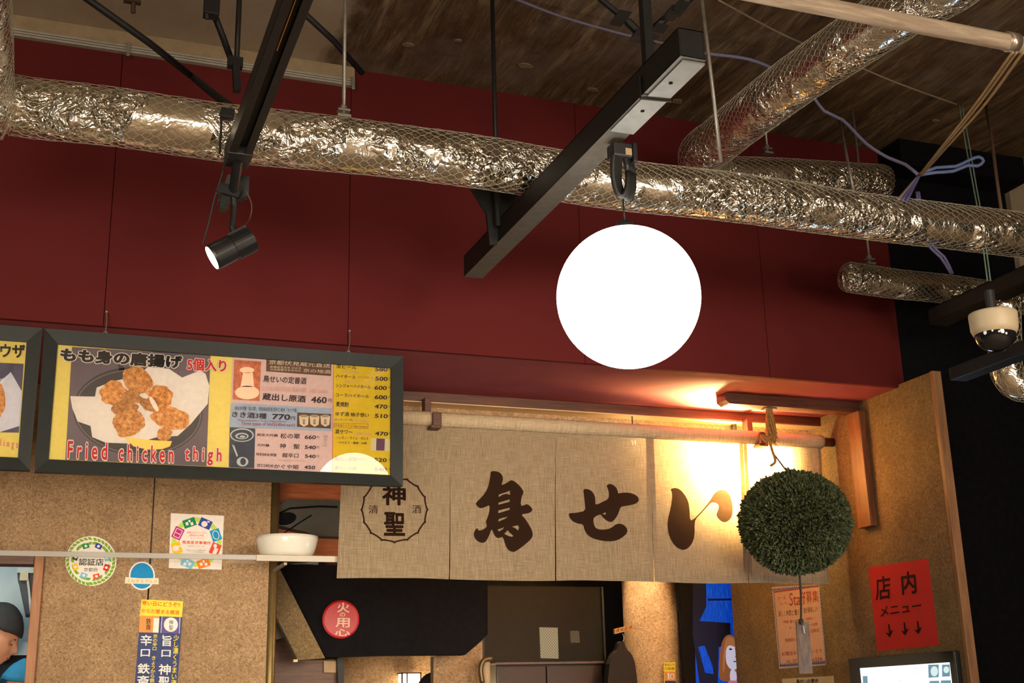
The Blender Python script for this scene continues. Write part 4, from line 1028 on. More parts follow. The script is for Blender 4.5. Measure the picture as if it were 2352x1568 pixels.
ii = [(1422, 245), (1500, 232), (1560, 260), (1620, 330), (1662, 410), (1680, 520), (1685, 665), (1740, 640), (1780, 600), (1850, 525), (1910, 450), (1955, 385), (1990, 320), (2040, 270), (2110, 255), (2170, 280), (2215, 350), (2238, 450), (2240, 570), (2215, 640), (2160, 685), (2110, 685), (2060, 650), (2025, 590), (2040, 550), (2062, 490), (2050, 450), (2010, 425), (1960, 425), (1900, 490), (1830, 570), (1760, 640), (1745, 720), (1750, 820), (1735, 920), (1690, 1000), (1630, 1045), (1570, 1048), (1500, 1010), (1440, 930), (1400, 830), (1386, 720), (1400, 620), (1432, 480), (1448, 360), (1445, 290)]
g = MB(); flat(g, PN, 0, cu(ii, k2, 1)); dyed('lettering', g)
# crest with scalloped ring and four characters
cxr, cyr, rr1 = 906, 1170, 74
def scal(r, amp):
    return [(cxr+(r+amp*abs(math.sin(8*a+0.2)))*math.cos(a), cyr+(r+amp*abs(math.sin(8*a+0.2)))*math.sin(a)) for a in [2*PI*k/160 for k in range(160)]]
def scal2(r, tip):
    out = []
    for k in range(160):
        a = 2*PI*k/160; w = (a*16/(2*PI)) % 1.0; e = (1-min(w, 1-w)*2)**3
        out.append((cxr+(r+tip*e)*math.cos(a), cyr+(r+tip*e)*math.sin(a)))
    return out
g = MB(); flat(g, PN, 0, scal2(74, 4), scal2(70.5, 2.6)); dyed('crest_ring', g)
g = MB()
for ch, a, b in (('神', (878, 1160), (932, 1112)), ('聖', (882, 1230), (930, 1175))):
    txt(g, ch, PN, 0, (a[0], a[1]), (b[0], a[1]+1), (a[0], b[1]), 0.030)
for ch, a, b in (('清', (847, 1179), (869, 1159)), ('酒', (946, 1179), (967, 1160))):
    txt(g, ch, PN, 0, (a[0], a[1]), (b[0], a[1]), (a[0], b[1]), 0.0)
dyed('lettering', g)

g = MB().tube([(edges_t[0]-0.06, YN, zr_), (edges_t[5]+0.09, YN, zr_)], 0.020, 18)
nrod = tag(g.obj('curtain_rod', DWOOD, smooth=True), 'dark round wooden rod carrying the shop curtain', 'rod')
for i, (px, lab) in enumerate(((993, 'brown wooden hook bracket at the left end of the curtain rod'), (1737, 'brown wooden hook bracket beside the yellow bulb'))):
    x = P_(px, 990).x
    br = empty('rod_bracket', (x, YN, zr_-0.04), lab, 'bracket', 'brackets of the curtain rod')
    MB().bevbox((x-0.020, YN+0.035, zr_-0.035), (x+0.006, YN+0.082, ZS-0.036), 0.003).obj('upright', DWOOD, br)
    MB().bevbox((x-0.020, YN-0.052, zr_-0.046), (x+0.024, YN+0.050, zr_-0.033), 0.003).obj('rest', DWOOD, br)
    MB().bevbox((x-0.012, YN-0.052, zr_-0.035), (x+0.024, YN-0.034, zr_+0.018), 0.003).obj('lip', DWOOD, br)
# bulb behind the curtain
bl = empty('light_bulb', (BULB[0], BULB[1], 2.53), 'bare warm bulb glowing behind the curtain', 'lamp')
bm = bmesh.new(); bmesh.ops.create_uvsphere(bm, u_segments=20, v_segments=14, radius=0.030); bm.verts.index_update()
MB().add([v.co+Vector(BULB) for v in bm.verts], [tuple(v.index for v in f.verts) for f in bm.faces]).obj('glass', m_glow('lit_bulb', (1, 0.74, 0.34, 1), 26), bl, smooth=True)
bm.free()
MB().tube([(BULB[0], BULB[1], 2.595), (BULB[0], BULB[1], 2.72)], 0.012, 14).obj('socket', CRD, bl)

fbp = pY(1455, 1016, 4.80)
fb = empty('light_bulb', fbp-Vector((0, 0, 0.015)), 'tiny bright bulb showing through the third curtain strip', 'lamp')
bm = bmesh.new(); bmesh.ops.create_uvsphere(bm, u_segments=16, v_segments=10, radius=0.013); bm.verts.index_update()
MB().add([v.co+fbp for v in bm.verts], [tuple(v.index for v in f.verts) for f in bm.faces]).obj('glass', m_glow('lit_small_bulb', (1, 0.80, 0.45, 1), 120), fb, smooth=True); bm.free()
MB().tube([fbp+Vector((0, 0, 0.011)), Vector((fbp.x, fbp.y, ZS-0.04))], 0.003, 8).obj('stem', CRD, fb)
# ================================================================== WOOD FRAME + CEDAR BALL
fr_ = empty('hanging_frame', (3.0, 4.5, 2.2), 'dark wood L shaped bracket frame above the cedar ball', 'frame')
MB().prism([(2.655, 4.475, ZS), (2.655, 4.475, ZS-0.030), (2.675, 4.475, ZS-0.045), (3.329, 4.475, ZS-0.045), (3.329, 4.475, ZS)], (0, 0.075, 0)).obj('top_bar', DWOOD, fr_)
MB().bevbox((3.294, 4.440, 2.215), (3.3285, 4.530, ZS-0.046), 0.003).obj('side_bar', m_wood('brown_wood_upright', rgb(92, 50, 24), rgb(130, 76, 38), (20, 20, 2)), fr_)
BC = pY(1826, 1199, 4.42); tb = (BC-CAM).dot(Fw); BR = 127/FPX*tb; BZ = 117/FPX*tb
if BC.y+BR > YN-0.03: BRy = YN-0.03-BC.y
else: BRy = BR
cb = empty('cedar_ball', (BC.x, BC.y, BC.z-BZ), 'dark green cedar leaf ball hung in front of the curtain', 'ball')
bm = bmesh.new(); bmesh.ops.create_icosphere(bm, subdivisions=5, radius=1); bm.verts.index_update()
P = []
for v in bm.verts:
    n = v.co.normalized(); q = 1-0.10+0.02*noise.noise(n*6)
    P.append(BC+Vector((n.x*BR*q, n.y*BRy*q, n.z*BZ*q*(1.0-0.03*n.z))))
MB().add(P, [tuple(v.index for v in f.verts) for f in bm.faces]).obj('core', mat('cedar_core', rgb(26, 28, 18), 0.9, var=0.4), cb, smooth=True); bm.free()
kk = NT('cedar_leaf'); nn_ = kk.noise(9, 4); n2_ = kk.noise(160, 2)
c_ = kk.ramp(n2_, [(0.3, rgb(40, 48, 26)), (0.5, rgb(78, 88, 50)), (0.72, rgb(142, 142, 88))])
kk.set('Base Color', kk.mix(kk.math('MULTIPLY', nn_, 0.5), c_, rgb(44, 66, 54))); kk.set('Roughness', 0.8)
g = MB(); rnd = random.Random(3); NL = 15000
for i in range(NL):
    z = 1-2*(i+0.5)/NL; ph = i*2.399963
    n = Vector((math.sqrt(1-z*z)*math.cos(ph), math.sqrt(1-z*z)*math.sin(ph), z))
    if n.dot(Vector((0.5, 0.85, 0.2))) > 0.75: continue
    lump = 0.05*noise.noise(n*9)+0.06*noise.noise(n*19)
    b0 = BC+Vector((n.x*BR, n.y*BRy, n.z*BZ))*(0.90+lump)
    d = (n+Vector((rnd.uniform(-.7, .7), rnd.uniform(-.7, .7), rnd.uniform(-.7, .7)))).normalized()
    ln = 0.026*rnd.uniform(0.7, 1.25); s = d.cross(Vector((rnd.uniform(-1, 1), rnd.uniform(-1, 1), rnd.uniform(-1, 1)))).normalized()*0.0055*rnd.uniform(0.7, 1.6)
    t = n.cross(s).normalized()*0.003
    m = b0+d*ln*0.55; e = b0+d*ln
    g.add([b0, m+s, e, m-s, m+t+n*0.001], [(0, 1, 4), (1, 2, 4), (2, 3, 4), (3, 0, 4)])
o = g.obj('cedar_sprigs', kk.m, cb); o['kind'] = 'stuff'
STR = mat('straw_rope', rgb(158, 118, 62), 0.9, var=0.35, nsc=80, bump=0.3)
CORDM = mat('dark_cord', rgb(58, 46, 34), 0.9)
hk = Vector((BC.x-0.02, 4.51, ZS-0.046))
MB().tube([Vector((hk.x+0.005, hk.y, hk.z-0.20)), BC+Vector((0, 0, BZ*0.9))], 0.0035, 8).obj('hanging_cord', CORDM, cb)
g = MB()
for k in range(9):
    a = 2*PI*k/9
    g.tube(spline([hk+Vector((0.008*math.cos(a), 0.008*math.sin(a), 0)), hk+Vector((0.016*math.cos(a), 0.014*math.sin(a), -0.06)), hk+Vector((0.020*math.cos(a+.6), 0.016*math.sin(a+.6), -0.11)), hk+Vector((0.010*math.cos(a+1), 0.01*math.sin(a+1), -0.15))], 0.01), 0.0055, 6)
for k in range(26):
    a = rnd.uniform(0, 2*PI); q = hk+Vector((0, 0, -0.12+rnd.uniform(-.03, .02)))
    g.tube([q, q+Vector((0.032*math.cos(a), 0.02*math.sin(a), rnd.uniform(-.03, .03)))], 0.0016, 4)
g.tube(spline([hk+Vector((0, -0.01, -0.12)), hk+Vector((-0.045, -0.02, -0.15)), hk+Vector((-0.06, -0.02, -0.125)), hk+Vector((-0.03, -0.02, -0.14)), hk+Vector((-0.015, -0.02, -0.19)), hk+Vector((-0.005, -0.02, -0.235)), hk+Vector((-0.030, -0.02, -0.255))], 0.008), 0.006, 8)
g.obj('straw_knot', STR, cb, smooth=True)
MB().bevbox((hk.x-0.028, hk.y-0.02, hk.z-0.006), (hk.x+0.028, hk.y+0.02, hk.z+0.0008), 0.002).tube([hk+Vector((0, 0, -0.004)), hk+Vector((0, 0, -0.02))], 0.006, 8).obj('hook_plate', GALV, cb)
# cord below with wooden tag
b0 = BC-Vector((0, 0, BZ*0.93)); tb2 = tb
e0_ = pT(1840, 1426, tb)
MB().tube(spline([b0, b0.lerp(e0_, 0.5)+Vector((0.004, 0, 0)), e0_], 0.02), 0.0045, 8).obj('lower_cord', CORDM, cb, smooth=True)
MB().lathe([(0.001, 0.012), (0.009, 0.008), (0.011, -0.002), (0.008, -0.012), (0.001, -0.016)], e0_, n=12).obj('knot', CORDM, cb, smooth=True)
g = MB().prism([pT(x, y, tb) for x, y in ((1829, 1428), (1858, 1427), (1867, 1546), (1836, 1547))], (0, 0.006, 0))
g.obj('wood_tag', m_wood('weathered_tag_wood', rgb(96, 72, 56), rgb(124, 98, 78), (20, 20, 2)), cb)
g = MB(); q = pT(1845, 1437, tb-0.01); g.tube([q, q+Vector((0.002, 0, -0.03))], 0.003, 6); g.obj('tag_string', mat('white_string', rgb(190, 180, 160)), cb)

# ================================================================== SIDE WALL PAPERS AND SCREEN
XP = 3.33
def sheet(plane, pts, m, th=0.0006, parent=None, name='paper'):
    g = MB(); P = [basept(plane, *p) for p in pts]
    d = Vector((0, th, 0)) if plane[0] == 'Y' else Vector((th, 0, 0))
    g.prism(P, d); return g.obj(name, m, parent)
red = empty('red_notice', basept(('X', XP), 2070, 1490), 'bright red paper notice with black handwriting and three down arrows', 'notice')
sheet(('X', XP-0.001), [(1995, 1303), (2131, 1282), (2157, 1481), (2015, 1495)], mat('red_paper', rgb(206, 44, 40), 0.8, var=0.04, bump=0), parent=red)
PR = ('X', XP-0.0025); k5 = conv(3.607, 1700, 1250)
g = MB()
txt(g, '店', PR, 1, k5(1125, 465), k5(1250, 450), k5(1118, 270), 0.014)
txt(g, '内', PR, 1, k5(1345, 420), k5(1465, 405), k5(1330, 232), 0.022)
txt(g, 'メニュー', PR, 1, k5(1165, 600), k5(1505, 545), k5(1158, 520), 0.012)
g.obj('lettering', ink('brush_ink', rgb(44, 18, 20)), red)
for (x, y) in ((1240, 770), (1368, 755), (1478, 745)):
    g = MB(); flat(g, PR, 1, [k5(x-14, y-110), k5(x-4, y-112), k5(x+8, y-50), k5(x+30, y-64), k5(x, y), k5(x-34, y-40), k5(x-6, y-36)]); g.obj('arrow', ink('brush_ink', rgb(44, 18, 20)), red)
st = empty('staff_notice', basept(('X', XP), 1840, 1530), 'pale peach recruiting notice with red writing and blue zigzag border', 'notice')
sheet(('X', XP-0.001), [(1773, 1348), (1881, 1341), (1899, 1527), (1790, 1535)], ink('white_paper', rgb(216, 200, 196)), parent=st)
k6 = conv(6.588, 1760, 1330)
g = MB(); flat(g, PR, 1, [k6(110, 160), k6(785, 100), k6(885, 1260), k6(215, 1300)]); g.obj('print_field', ink('peach_print', rgb(222, 178, 150)), st)
g = MB()
for i in range(24):
    t = i/24; x0 = 95+t*700; x1 = 95+(t+1/24)*700; y0 = 150-t*60; 
    flat(g, PR, 1.6, [k6(x0, y0+10), k6((x0+x1)/2, y0-30), k6(x1, y0+8), k6(x1, y0+22), k6(x0, y0+26)])
    x0 = 205+t*690; x1 = 205+(t+1/24)*690; y0 = 1325-t*50
    flat(g, PR, 1.6, [k6(x0, y0-20), k6((x0+x1)/2, y0-60), k6(x1, y0-22), k6(x1, y0-6), k6(x0, y0-4)])
for i in range(22):
    t = i/22; y0 = 170+t*1130; y1 = y0+1130/22
    for (xa, xb) in ((100+t*100, 118+t*100), (800+t*98, 816+t*98)):
        m_ = (y0+y1)/2
        flat(g, PR, 1.6, [k6(xa, y0), k6(xb, m_), k6(xa+5, y1), k6(xa+15, y1), k6(xb+10, m_), k6(xa+10, y0)])
g.obj('zigzag_border', ink('blue_border', rgb(96, 98, 150)), st)
g = MB()
flat(g, PR, 2, [k6(115, 185), k6(790, 95), k6(792, 110), k6(118, 205)])
txt(g, 'Staff', PR, 2, k6(355, 400), k6(600, 385), k6(350, 210), 0.004)
txt(g, '募集', PR, 2, k6(608, 360), k6(795, 345), k6(600, 180), 0.004)
txt(g, 'ホール', PR, 2, k6(178, 322), k6(300, 305), k6(175, 258), 0.004); txt(g, 'キッチン', PR, 2, k6(215, 402), k6(345, 385), k6(212, 348), 0.004)
for s, bl, br, tl in (('時給 昼', (265, 668), (400, 660), (262, 622)), ('夜', (355, 752), (385, 750), (353, 712)), ('10時〜', (605, 628), (720, 612), (603, 578)), ('〜23時', (662, 712), (780, 700), (660, 662)), ('日歓迎', (680, 808), (805, 795), (677, 752)),
                      ('制服貸与', (290, 950), (450, 935), (287, 898)), ('お電話お', (240, 1160), (465, 1140), (237, 1098)), ('います', (692, 1118), (850, 1105), (690, 1062)), ('TEL', (305, 1270), (380, 1266), (303, 1232)), ('07', (410, 1262), (470, 1260), (406, 1208)), ('6339', (700, 1242), (848, 1235), (697, 1188))):
    txt(g, s, PR, 2, k6(*bl), k6(*br), k6(*tl), 0.003)
g.obj('lettering', ink('red_brown_ink', rgb(166, 60, 44)), st)
g = MB(); txt(g, '楽しく仲間と 働く', PR, 2, k6(190, 570), k6(500, 540), k6(188, 480), 0.003); txt(g, '事が美味しい!!', PR, 2, k6(570, 520), k6(785, 490), k6(565, 430), 0.003)
txt(g, '1100', PR, 2, k6(412, 660), k6(490, 655), k6(410, 612), 0.003)
g.obj('lettering', ink('dark_brown_ink', rgb(80, 50, 36)), st)
hs = empty('history_sign', basept(('X', XP), 1856, 1568), 'cream sign with black writing below the recruiting notice', 'sign')
a_ = [basept(('X', XP-0.001), x, y) for x, y in ((1797, 1557), (1915, 1553))]
ya, yb_, zt_ = a_[0].y, a_[1].y, (a_[0].z+a_[1].z)/2
MB().box((XP-0.004, yb_, zt_-0.35), (XP-0.0008, ya, zt_)).obj('board', ink('cream_board', rgb(206, 190, 160)), hs)
g = MB(); txt(g, '鳥せいの歴史', ('X', XP-0.0045), 1, (1829, 1571), (1880, 1570), (1829, 1559), 0.016); g.obj('lettering', I_BLK, hs)
# monitor
tv = empty('menu_monitor', (XP-0.02, 4.36, 1.27), 'black framed lit menu screen under the red notice', 'monitor')
ty0, ty1, tz1, tz0 = 4.02, 4.70, 1.678, 1.27
TX = XP-0.032
yy0, yy1 = pX(2181, 1521, TX).y, pX(1974, 1532, TX).y; zz1 = pX(2080, 1527, TX).z
MB().bevbox((TX+0.004, ty0, tz0), (XP-0.0005, ty1, tz1), 0.004).obj('body', mat('monitor_black', (0.012, 0.013, 0.016, 1), 0.35), tv)
g = MB()
g.bevbox((TX, ty0, zz1), (TX+0.006, ty1, tz1), 0.001).bevbox((TX, ty0, tz0), (TX+0.006, ty1, tz0+0.035), 0.001)
g.bevbox((TX, ty0, tz0+0.03), (TX+0.006, yy0, zz1+0.004), 0.001).bevbox((TX, yy1, tz0+0.03), (TX+0.006, ty1, zz1+0.004), 0.001)
g.obj('bezel', mat('monitor_black', (0, 0, 0, 1)), tv)
MB().box((TX+0.002, yy0, tz0+0.03), (TX+0.004, yy1, zz1)).obj('screen', m_glow('lit_screen', (0.86, 0.94, 1.0, 1), 1.25), tv)
k7 = conv(5.2035, 1900, 1480); PT_ = ('X', TX+0.0015)
g = MB()
for q_ in (((1208, 240), (1335, 236), (1335, 388), (1212, 396)), ((1372, 240), (1465, 236), (1470, 378), (1375, 384)), ((1222, 434), (1340, 430), (1342, 520), (1226, 520)), ((1358, 428), (1480, 424), (1484, 520), (1362, 520)), ((425, 376), (482, 374), (488, 500), (430, 500))):
    flat(g, PT_, 1, [k7(*p) for p in q_])
g.obj('screen_picture', m_glow('screen_blue', (0.10, 0.24, 0.34, 1), 1.0), tv)
g = MB(); flat(g, PT_, 1.5, [k7(*p) for p in disc(1282, 318, 44, 60)]); g.obj('screen_picture', m_glow('screen_pale', (0.62, 0.8, 0.78, 1), 1.0), tv)
g = MB(); flat(g, PT_, 1.5, [k7(*p) for p in disc(1425, 300, 34, 40)])
g.obj('screen_picture', m_glow('screen_pale', (0.62, 0.8, 0.78, 1), 1.0), tv)
g = MB()
for s, bl, br, tl in (('一品', (970, 292), (1080, 288), (970, 262)), ('とりせい', (440, 362), (590, 354), (440, 336)), ('手羽先', (680, 380), (750, 378), (680, 356)), ('330', (850, 376), (900, 374), (850, 356)), ('つくね', (940, 345), (1000, 343), (940, 320)), ('唐揚げ', (1040, 340), (1110, 338), (1040, 318)), ('ねぎま', (680, 430), (750, 428), (680, 408)), ('360', (850, 436), (910, 434), (850, 416)), ('枝豆', (945, 396), (1000, 394), (945, 374))):
    txt(g, s, PT_, 1, k7(*bl), k7(*br), k7(*tl), 0.0)
g.obj('lettering', m_glow('screen_grey', (0.42, 0.5, 0.6, 1), 0.9), tv)

# ================================================================== STICKERS ON THE PAPERED WALL
PW = ('Y', YW-0.0015)
GRN = ink('leaf_green', rgb(124, 168, 48)); DGR = ink('dark_green', rgb(36, 130, 80)); WPA = ink('clean_white', rgb(236, 228, 220))
ICON = [ink('icon_green', rgb(30, 138, 84)), ink('icon_navy', rgb(54, 74, 158)), ink('icon_blue', rgb(30, 150, 206)), ink('icon_red', rgb(226, 84, 66)), ink('icon_orange', rgb(238, 132, 40)), ink('icon_sky', rgb(120, 194, 232)), ink('icon_yellow', rgb(244, 196, 44)), ink('icon_magenta', rgb(190, 50, 128))]
def rotrect(cx, cy, w, h, a): return [(cx+x*math.cos(a)-y*math.sin(a), cy+x*math.sin(a)+y*math.cos(a)) for x, y in ((-w/2, -h/2), (w/2, -h/2), (w/2, h/2), (-w/2, h/2))]
sq = empty('safety_poster', basept(PW, 450, 1306), 'square white safety poster with a ring of coloured icons', 'poster')
sheet(PW, [(392.5, 1178), (514.5, 1184), (509, 1308), (387.5, 1304)], WPA, parent=sq)
k8 = conv(9.8, 370, 1160)
g = MB(); flat(g, PW, 1.2, [k8(*p) for p in disc(800, 830, 560, 555, 60)], [k8(*p) for p in disc(800, 830, 455, 450, 60)]); g.obj('ring', ink('lime_ring', rgb(190, 216, 100)), sq)
for i, (x, y, w, h, a) in enumerate(((638, 396, 285, 190, -0.33), (995, 412, 275, 200, 0.42), (1232, 670, 215, 260, -0.32), (1218, 985, 215, 260, 0.40), (955, 1305, 280, 190, -0.33), (590, 1300, 280, 190, 0.38), (350, 960, 215, 260, -0.30), (378, 630, 215, 265, 0.45))):
    g = MB(); flat(g, PW, 2, [k8(*p) for p in rotrect(x, y, w, h, a)]); ic_ = g.obj('icon', ICON[i], sq)
    g = MB()
    if i in (0, 4, 5):
        for dx in (-55, 55): flat(g, PW, 2.6, [k8(*p) for p in rotrect(x+dx, y+20, 60, 70, a)])
        flat(g, PW, 2.6, [k8(*p) for p in disc(x, y-40, 26, 30, 16)])
    elif i in (1, 6): flat(g, PW, 2.6, [k8(*p) for p in disc(x-20, y+10, 70, 66, 20)]); flat(g, PW, 2.6, [k8(*p) for p in rotrect(x+70, y-40, 60, 30, a)])
    elif i == 2: flat(g, PW, 2.6, [k8(*p) for p in disc(x, y, 74, 105, 24, a)], [k8(*p) for p in disc(x, y, 60, 90, 24, a)])
    elif i == 3: flat(g, PW, 2.6, [k8(*p) for p in disc(x, y-70, 40, 44, 18)]); flat(g, PW, 2.6, [k8(*p) for p in rotrect(x, y+50, 90, 150, a)])
    else: flat(g, PW, 2.6, [k8(*p) for p in rotrect(x, y, 150, 200, a)], [k8(*p) for p in rotrect(x, y, 125, 176, a)]); flat(g, PW, 2.6, [k8(*p) for p in rotrect(x-10, y, 130, 14, a)])
    g.obj('icon_symbol', ink('icon_white', rgb(238, 226, 222)), ic_)
g = MB()
for s, bl, br, tl, b in (('新型コロナウイルス', (585, 635), (1028, 642), (585, 590), 0.006), ('感染拡大予防', (640, 698), (965, 705), (640, 652), 0.006), ('ガイドライン', (655, 762), (950, 768), (655, 722), 0.0), ('推進宣言事業所', (472, 865), (1122, 888), (474, 790), 0.02)):
    txt(g, s, PW, 2, k8(*bl), k8(*br), k8(*tl), b)
g.obj('lettering', ink('orange_red_ink', rgb(216, 76, 44)), sq)
g = MB()
for s, bl, br, tl, b in (('取り組みガイドライン公表', (610, 930), (970, 938), (610, 902), 0), ('新型コロナウイルス感染拡大予防', (575, 1022), (1000, 1030), (575, 994), 0), ('ガイドライン推進宣言事業所', (615, 1062), (960, 1070), (615, 1036), 0)): txt(g, s, PW, 2, k8(*bl), k8(*br), k8(*tl), b)
g.obj('lettering', ink('grey_ink', rgb(120, 104, 100)), sq)

rs = empty('round_sticker', basept(PW, 209, 1345), 'round white sticker with green leaf wreath and black writing', 'sticker')
sheet(PW, disc(209, 1288, 58.5, 57, 56), WPA, parent=rs)
k9 = conv(9.8, 140, 1220); g = MB()
for k in range(34):
    a = 2*PI*k/34+0.07
    for s_, rr2 in ((1, 520), (-1, 420)):
        x, y = 675+rr2*math.cos(a), 672+rr2*0.975*math.sin(a)
        d = a + (PI/2 if a < PI/2 or a > 3*PI/2 else -PI/2) + 0.5*s_
        if s_ < 0 and k % 4 == 0: continue
        flat(g, PW, 1.3, [k9(x+75*math.cos(d), y+75*math.sin(d)), k9(x+40*math.cos(d+1.2), y+40*math.sin(d+1.2)), k9(x-55*math.cos(d), y-55*math.sin(d)), k9(x+40*math.cos(d-1.2), y+40*math.sin(d-1.2))])
g.obj('wreath', GRN, rs)
for i, (x, y, a) in enumerate(((560, 330, -0.3), (845, 335, 0.4), (1030, 590, -0.3), (1020, 815, 0.35), (800, 1010, -0.25), (515, 990, 0.35), (325, 800, -0.3), (330, 575, 0.4))):
    g = MB(); flat(g, PW, 2, [k9(*p) for p in rotrect(x, y, 150, 110, a)] if i in (0, 1, 4, 5) else [k9(*p) for p in rotrect(x, y, 115, 145, a)]); g.obj('icon', [ICON[0], ICON[1], ICON[5], ink('icon_crimson', rgb(212, 40, 44)), ICON[3], ICON[5], ICON[6], I_BLK][i], rs); ic_ = COL.objects[-1]
    g = MB(); flat(g, PW, 2.6, [k9(*p) for p in disc(x, y, 34, 30, 14)]); g.obj('icon_symbol', ink('icon_white', rgb(0, 0, 0)), ic_)
g = MB(); txt(g, '認証店', PW, 2, k9(402, 765), k9(958, 772), k9(405, 605), 0.014); txt(g, '京都府', PW, 2, k9(515, 905), k9(825, 910), k9(516, 815), -0.002)
g.obj('lettering', I_BLK, rs)

bs = empty('banner_sticker', basept(PW, 325, 1355), 'small round blue sticker with a cream banner of pale writing', 'sticker')
sheet(PW, disc(326, 1322, 30, 33, 40), WPA, parent=bs)
g = MB(); flat(g, PW, 1.2, disc(326, 1322, 26.5, 29.5, 36)); g.obj('blue_disc', ink('sticker_blue', rgb(34, 140, 200)), bs)
g = MB(); flat(g, PW, 2, [k9(1450, 1030), k9(1800, 1055), k9(2195, 1050), k9(2200, 1190), k9(1800, 1180), k9(1440, 1170)]); g.obj('banner', ink('banner_cream', rgb(240, 222, 196)), bs)
g = MB(); txt(g, 'えねまるグルメ', PW, 3, k9(1480, 1150), k9(2160, 1165), k9(1485, 1070), 0.01); g.obj('lettering', ink('banner_ink', rgb(206, 160, 116)), bs)

def tall_poster(root, cv, plane, full=True):
    pass
tp_ = empty('sake_poster', basept(PW, 365, 1568), 'tall dark blue poster with yellow header and white brush writing', 'poster')
k10 = conv(7.538, 300, 1360)
A_ = [k10(190, 122), k10(910, 155), k10(780, 2100), k10(30, 2100)]
sheet(PW, A_, mat('deep_blue_print', rgb(48, 62, 112), 0.7, var=0.35, nsc=50, bump=0), parent=tp_)
g = MB(); flat(g, PW, 1.2, [k10(190, 122), k10(910, 155), k10(888, 428), k10(160, 402)]); g.obj('header', ink('header_yellow', rgb(244, 216, 74)), tp_)
g = MB(); flat(g, PW, 1.2, [k10(160, 402), k10(500, 416), k10(480, 698), k10(140, 692)]); g.obj('label_picture', ink('label_orange', rgb(220, 150, 84)), tp_)
g = MB(); flat(g, PW, 1.8, [k10(400, 442), k10(498, 448), k10(482, 698), k10(385, 694)]); flat(g, PW, 1.8, [k10(*p) for p in disc(697, 558, 122, 124, 36)])
for e_ in (((540, 420), (548, 420), (528, 700), (518, 700)), ((850, 432), (862, 432), (845, 712), (838, 712))): flat(g, PW, 1.8, [k10(*p) for p in e_])
g.obj('label_paper', WPA, tp_)
g = MB(); flat(g, PW, 1.4, [k10(535, 420), k10(865, 430), k10(845, 712), k10(515, 700)]); g.obj('label_picture', ink('label_violet', rgb(104, 88, 148)), tp_)
g = MB(); txt(g, '寒い日にどうぞ!!', PW, 2, k10(195, 225), k10(855, 258), k10(200, 140), 0.016); txt(g, 'からだ暖まる燗酒', PW, 2, k10(182, 352), k10(838, 388), k10(188, 278), 0.016); g.obj('lettering', ink('header_orange', rgb(222, 84, 26)), tp_)
g = MB(); txt(g, '鉄\n斎', PW, 2.5, k10(262, 650), k10(350, 654), k10(268, 448), 0.008); txt(g, '神\n聖', PW, 2.5, k10(660, 650), k10(735, 654), k10(664, 474), 0.0); g.obj('lettering', I_BLK, tp_)
g = MB()
for s, bl, br, tl in (('辛', (165, 920), (365, 925), (172, 730)), ('口', (170, 1112), (330, 1112), (178, 982)), ('鉄', (118, 1405), (330, 1410), (124, 1225)), ('斎', (108, 1620), (320, 1620), (114, 1440)),
                      ('旨', (545, 930), (705, 935), (553, 738)), ('口', (530, 1116), (690, 1118), (536, 995)), ('神', (480, 1425), (690, 1430), (488, 1240)), ('聖', (478, 1640), (665, 1642), (486, 1455))):
    txt(g, s, PW, 2, k10(*bl), k10(*br), k10(*tl), 0.018)
g.obj('lettering', WPA, tp_)
g = MB(); txt(g, '京\nの\n辛\n口', PW, 2, k10(372, 1002), k10(450, 1005), k10(392, 722), 0.012); txt(g, 'き\nょ\nう\nか\nら\n鉄\n斎', PW, 2, k10(325, 1640), k10(408, 1642), k10(360, 1100), 0.012)
txt(g, '少\nし\n濃\nく\nう\nま\nい\n酒', PW, 2, k10(695, 1620), k10(790, 1625), k10(745, 732), 0.012); g.obj('lettering', ink('yellow_ink', rgb(240, 212, 50)), tp_)

# ================================================================== GLASS SHELF WITH BOWL
YSH = 4.74
za = pY(400, 1271, YSH).z; zb_ = pY(400, 1281, YSH).z
sh = empty('glass_shelf', (0.2, 4.88, zb_), 'long clear shelf crossing in front of the beige wall', 'shelf')
xr = pY(790, 1290, YSH).x
MB().box((-1.3, YSH+0.008, zb_), (xr, 4.885, za)).obj('shelf_plate', GLASSY, sh)
MB().bevbox((-1.3, YSH, zb_-0.002), (xr, YSH+0.008, za+0.001), 0.001).obj('front_edge', ACRYL, sh)
for bx_ in (-0.95, xend+0.02):
    MB().bevbox((bx_-0.006, 4.80, zb_-0.012), (bx_+0.006, YW+0.001, zb_-0.001), 0.001).obj('shelf_bracket', GALV, sh)
MB().bevbox((pY(588, 1290, YSH).x, YSH-0.006, zb_-0.006), (xr+0.3, YSH-0.0005, za+0.001), 0.001).obj('edge_strip', mat('white_edge_strip', rgb(178, 168, 150), 0.4, var=0.05), sh)
bc = pY(659, 1256, 4.815); sc_b = (bc-CAM).dot(Fw)/FPX
bw = 71*sc_b; bh = 47*sc_b; bz = za
bo = empty('soup_bowl', (bc.x, 4.815, bz), 'white ceramic bowl standing on the clear shelf', 'bowl')
prof = [(0.001, 0.006), (bw*0.66, 0.004), (bw*0.70, 0.0), (bw*0.79, 0.002), (bw*0.875, bh*0.22), (bw*0.94, bh*0.5), (bw*0.985, bh*0.8), (bw*1.0, bh), (bw*0.975, bh*1.0), (bw*0.93, bh*0.6), (bw*0.84, bh*0.25), (bw*0.6, bh*0.12), (0.001, bh*0.1)]
MB().lathe(prof, (bc.x, 4.815, bz+0.0005), n=56).obj('bowl_body', WHITEC, bo, smooth=True)

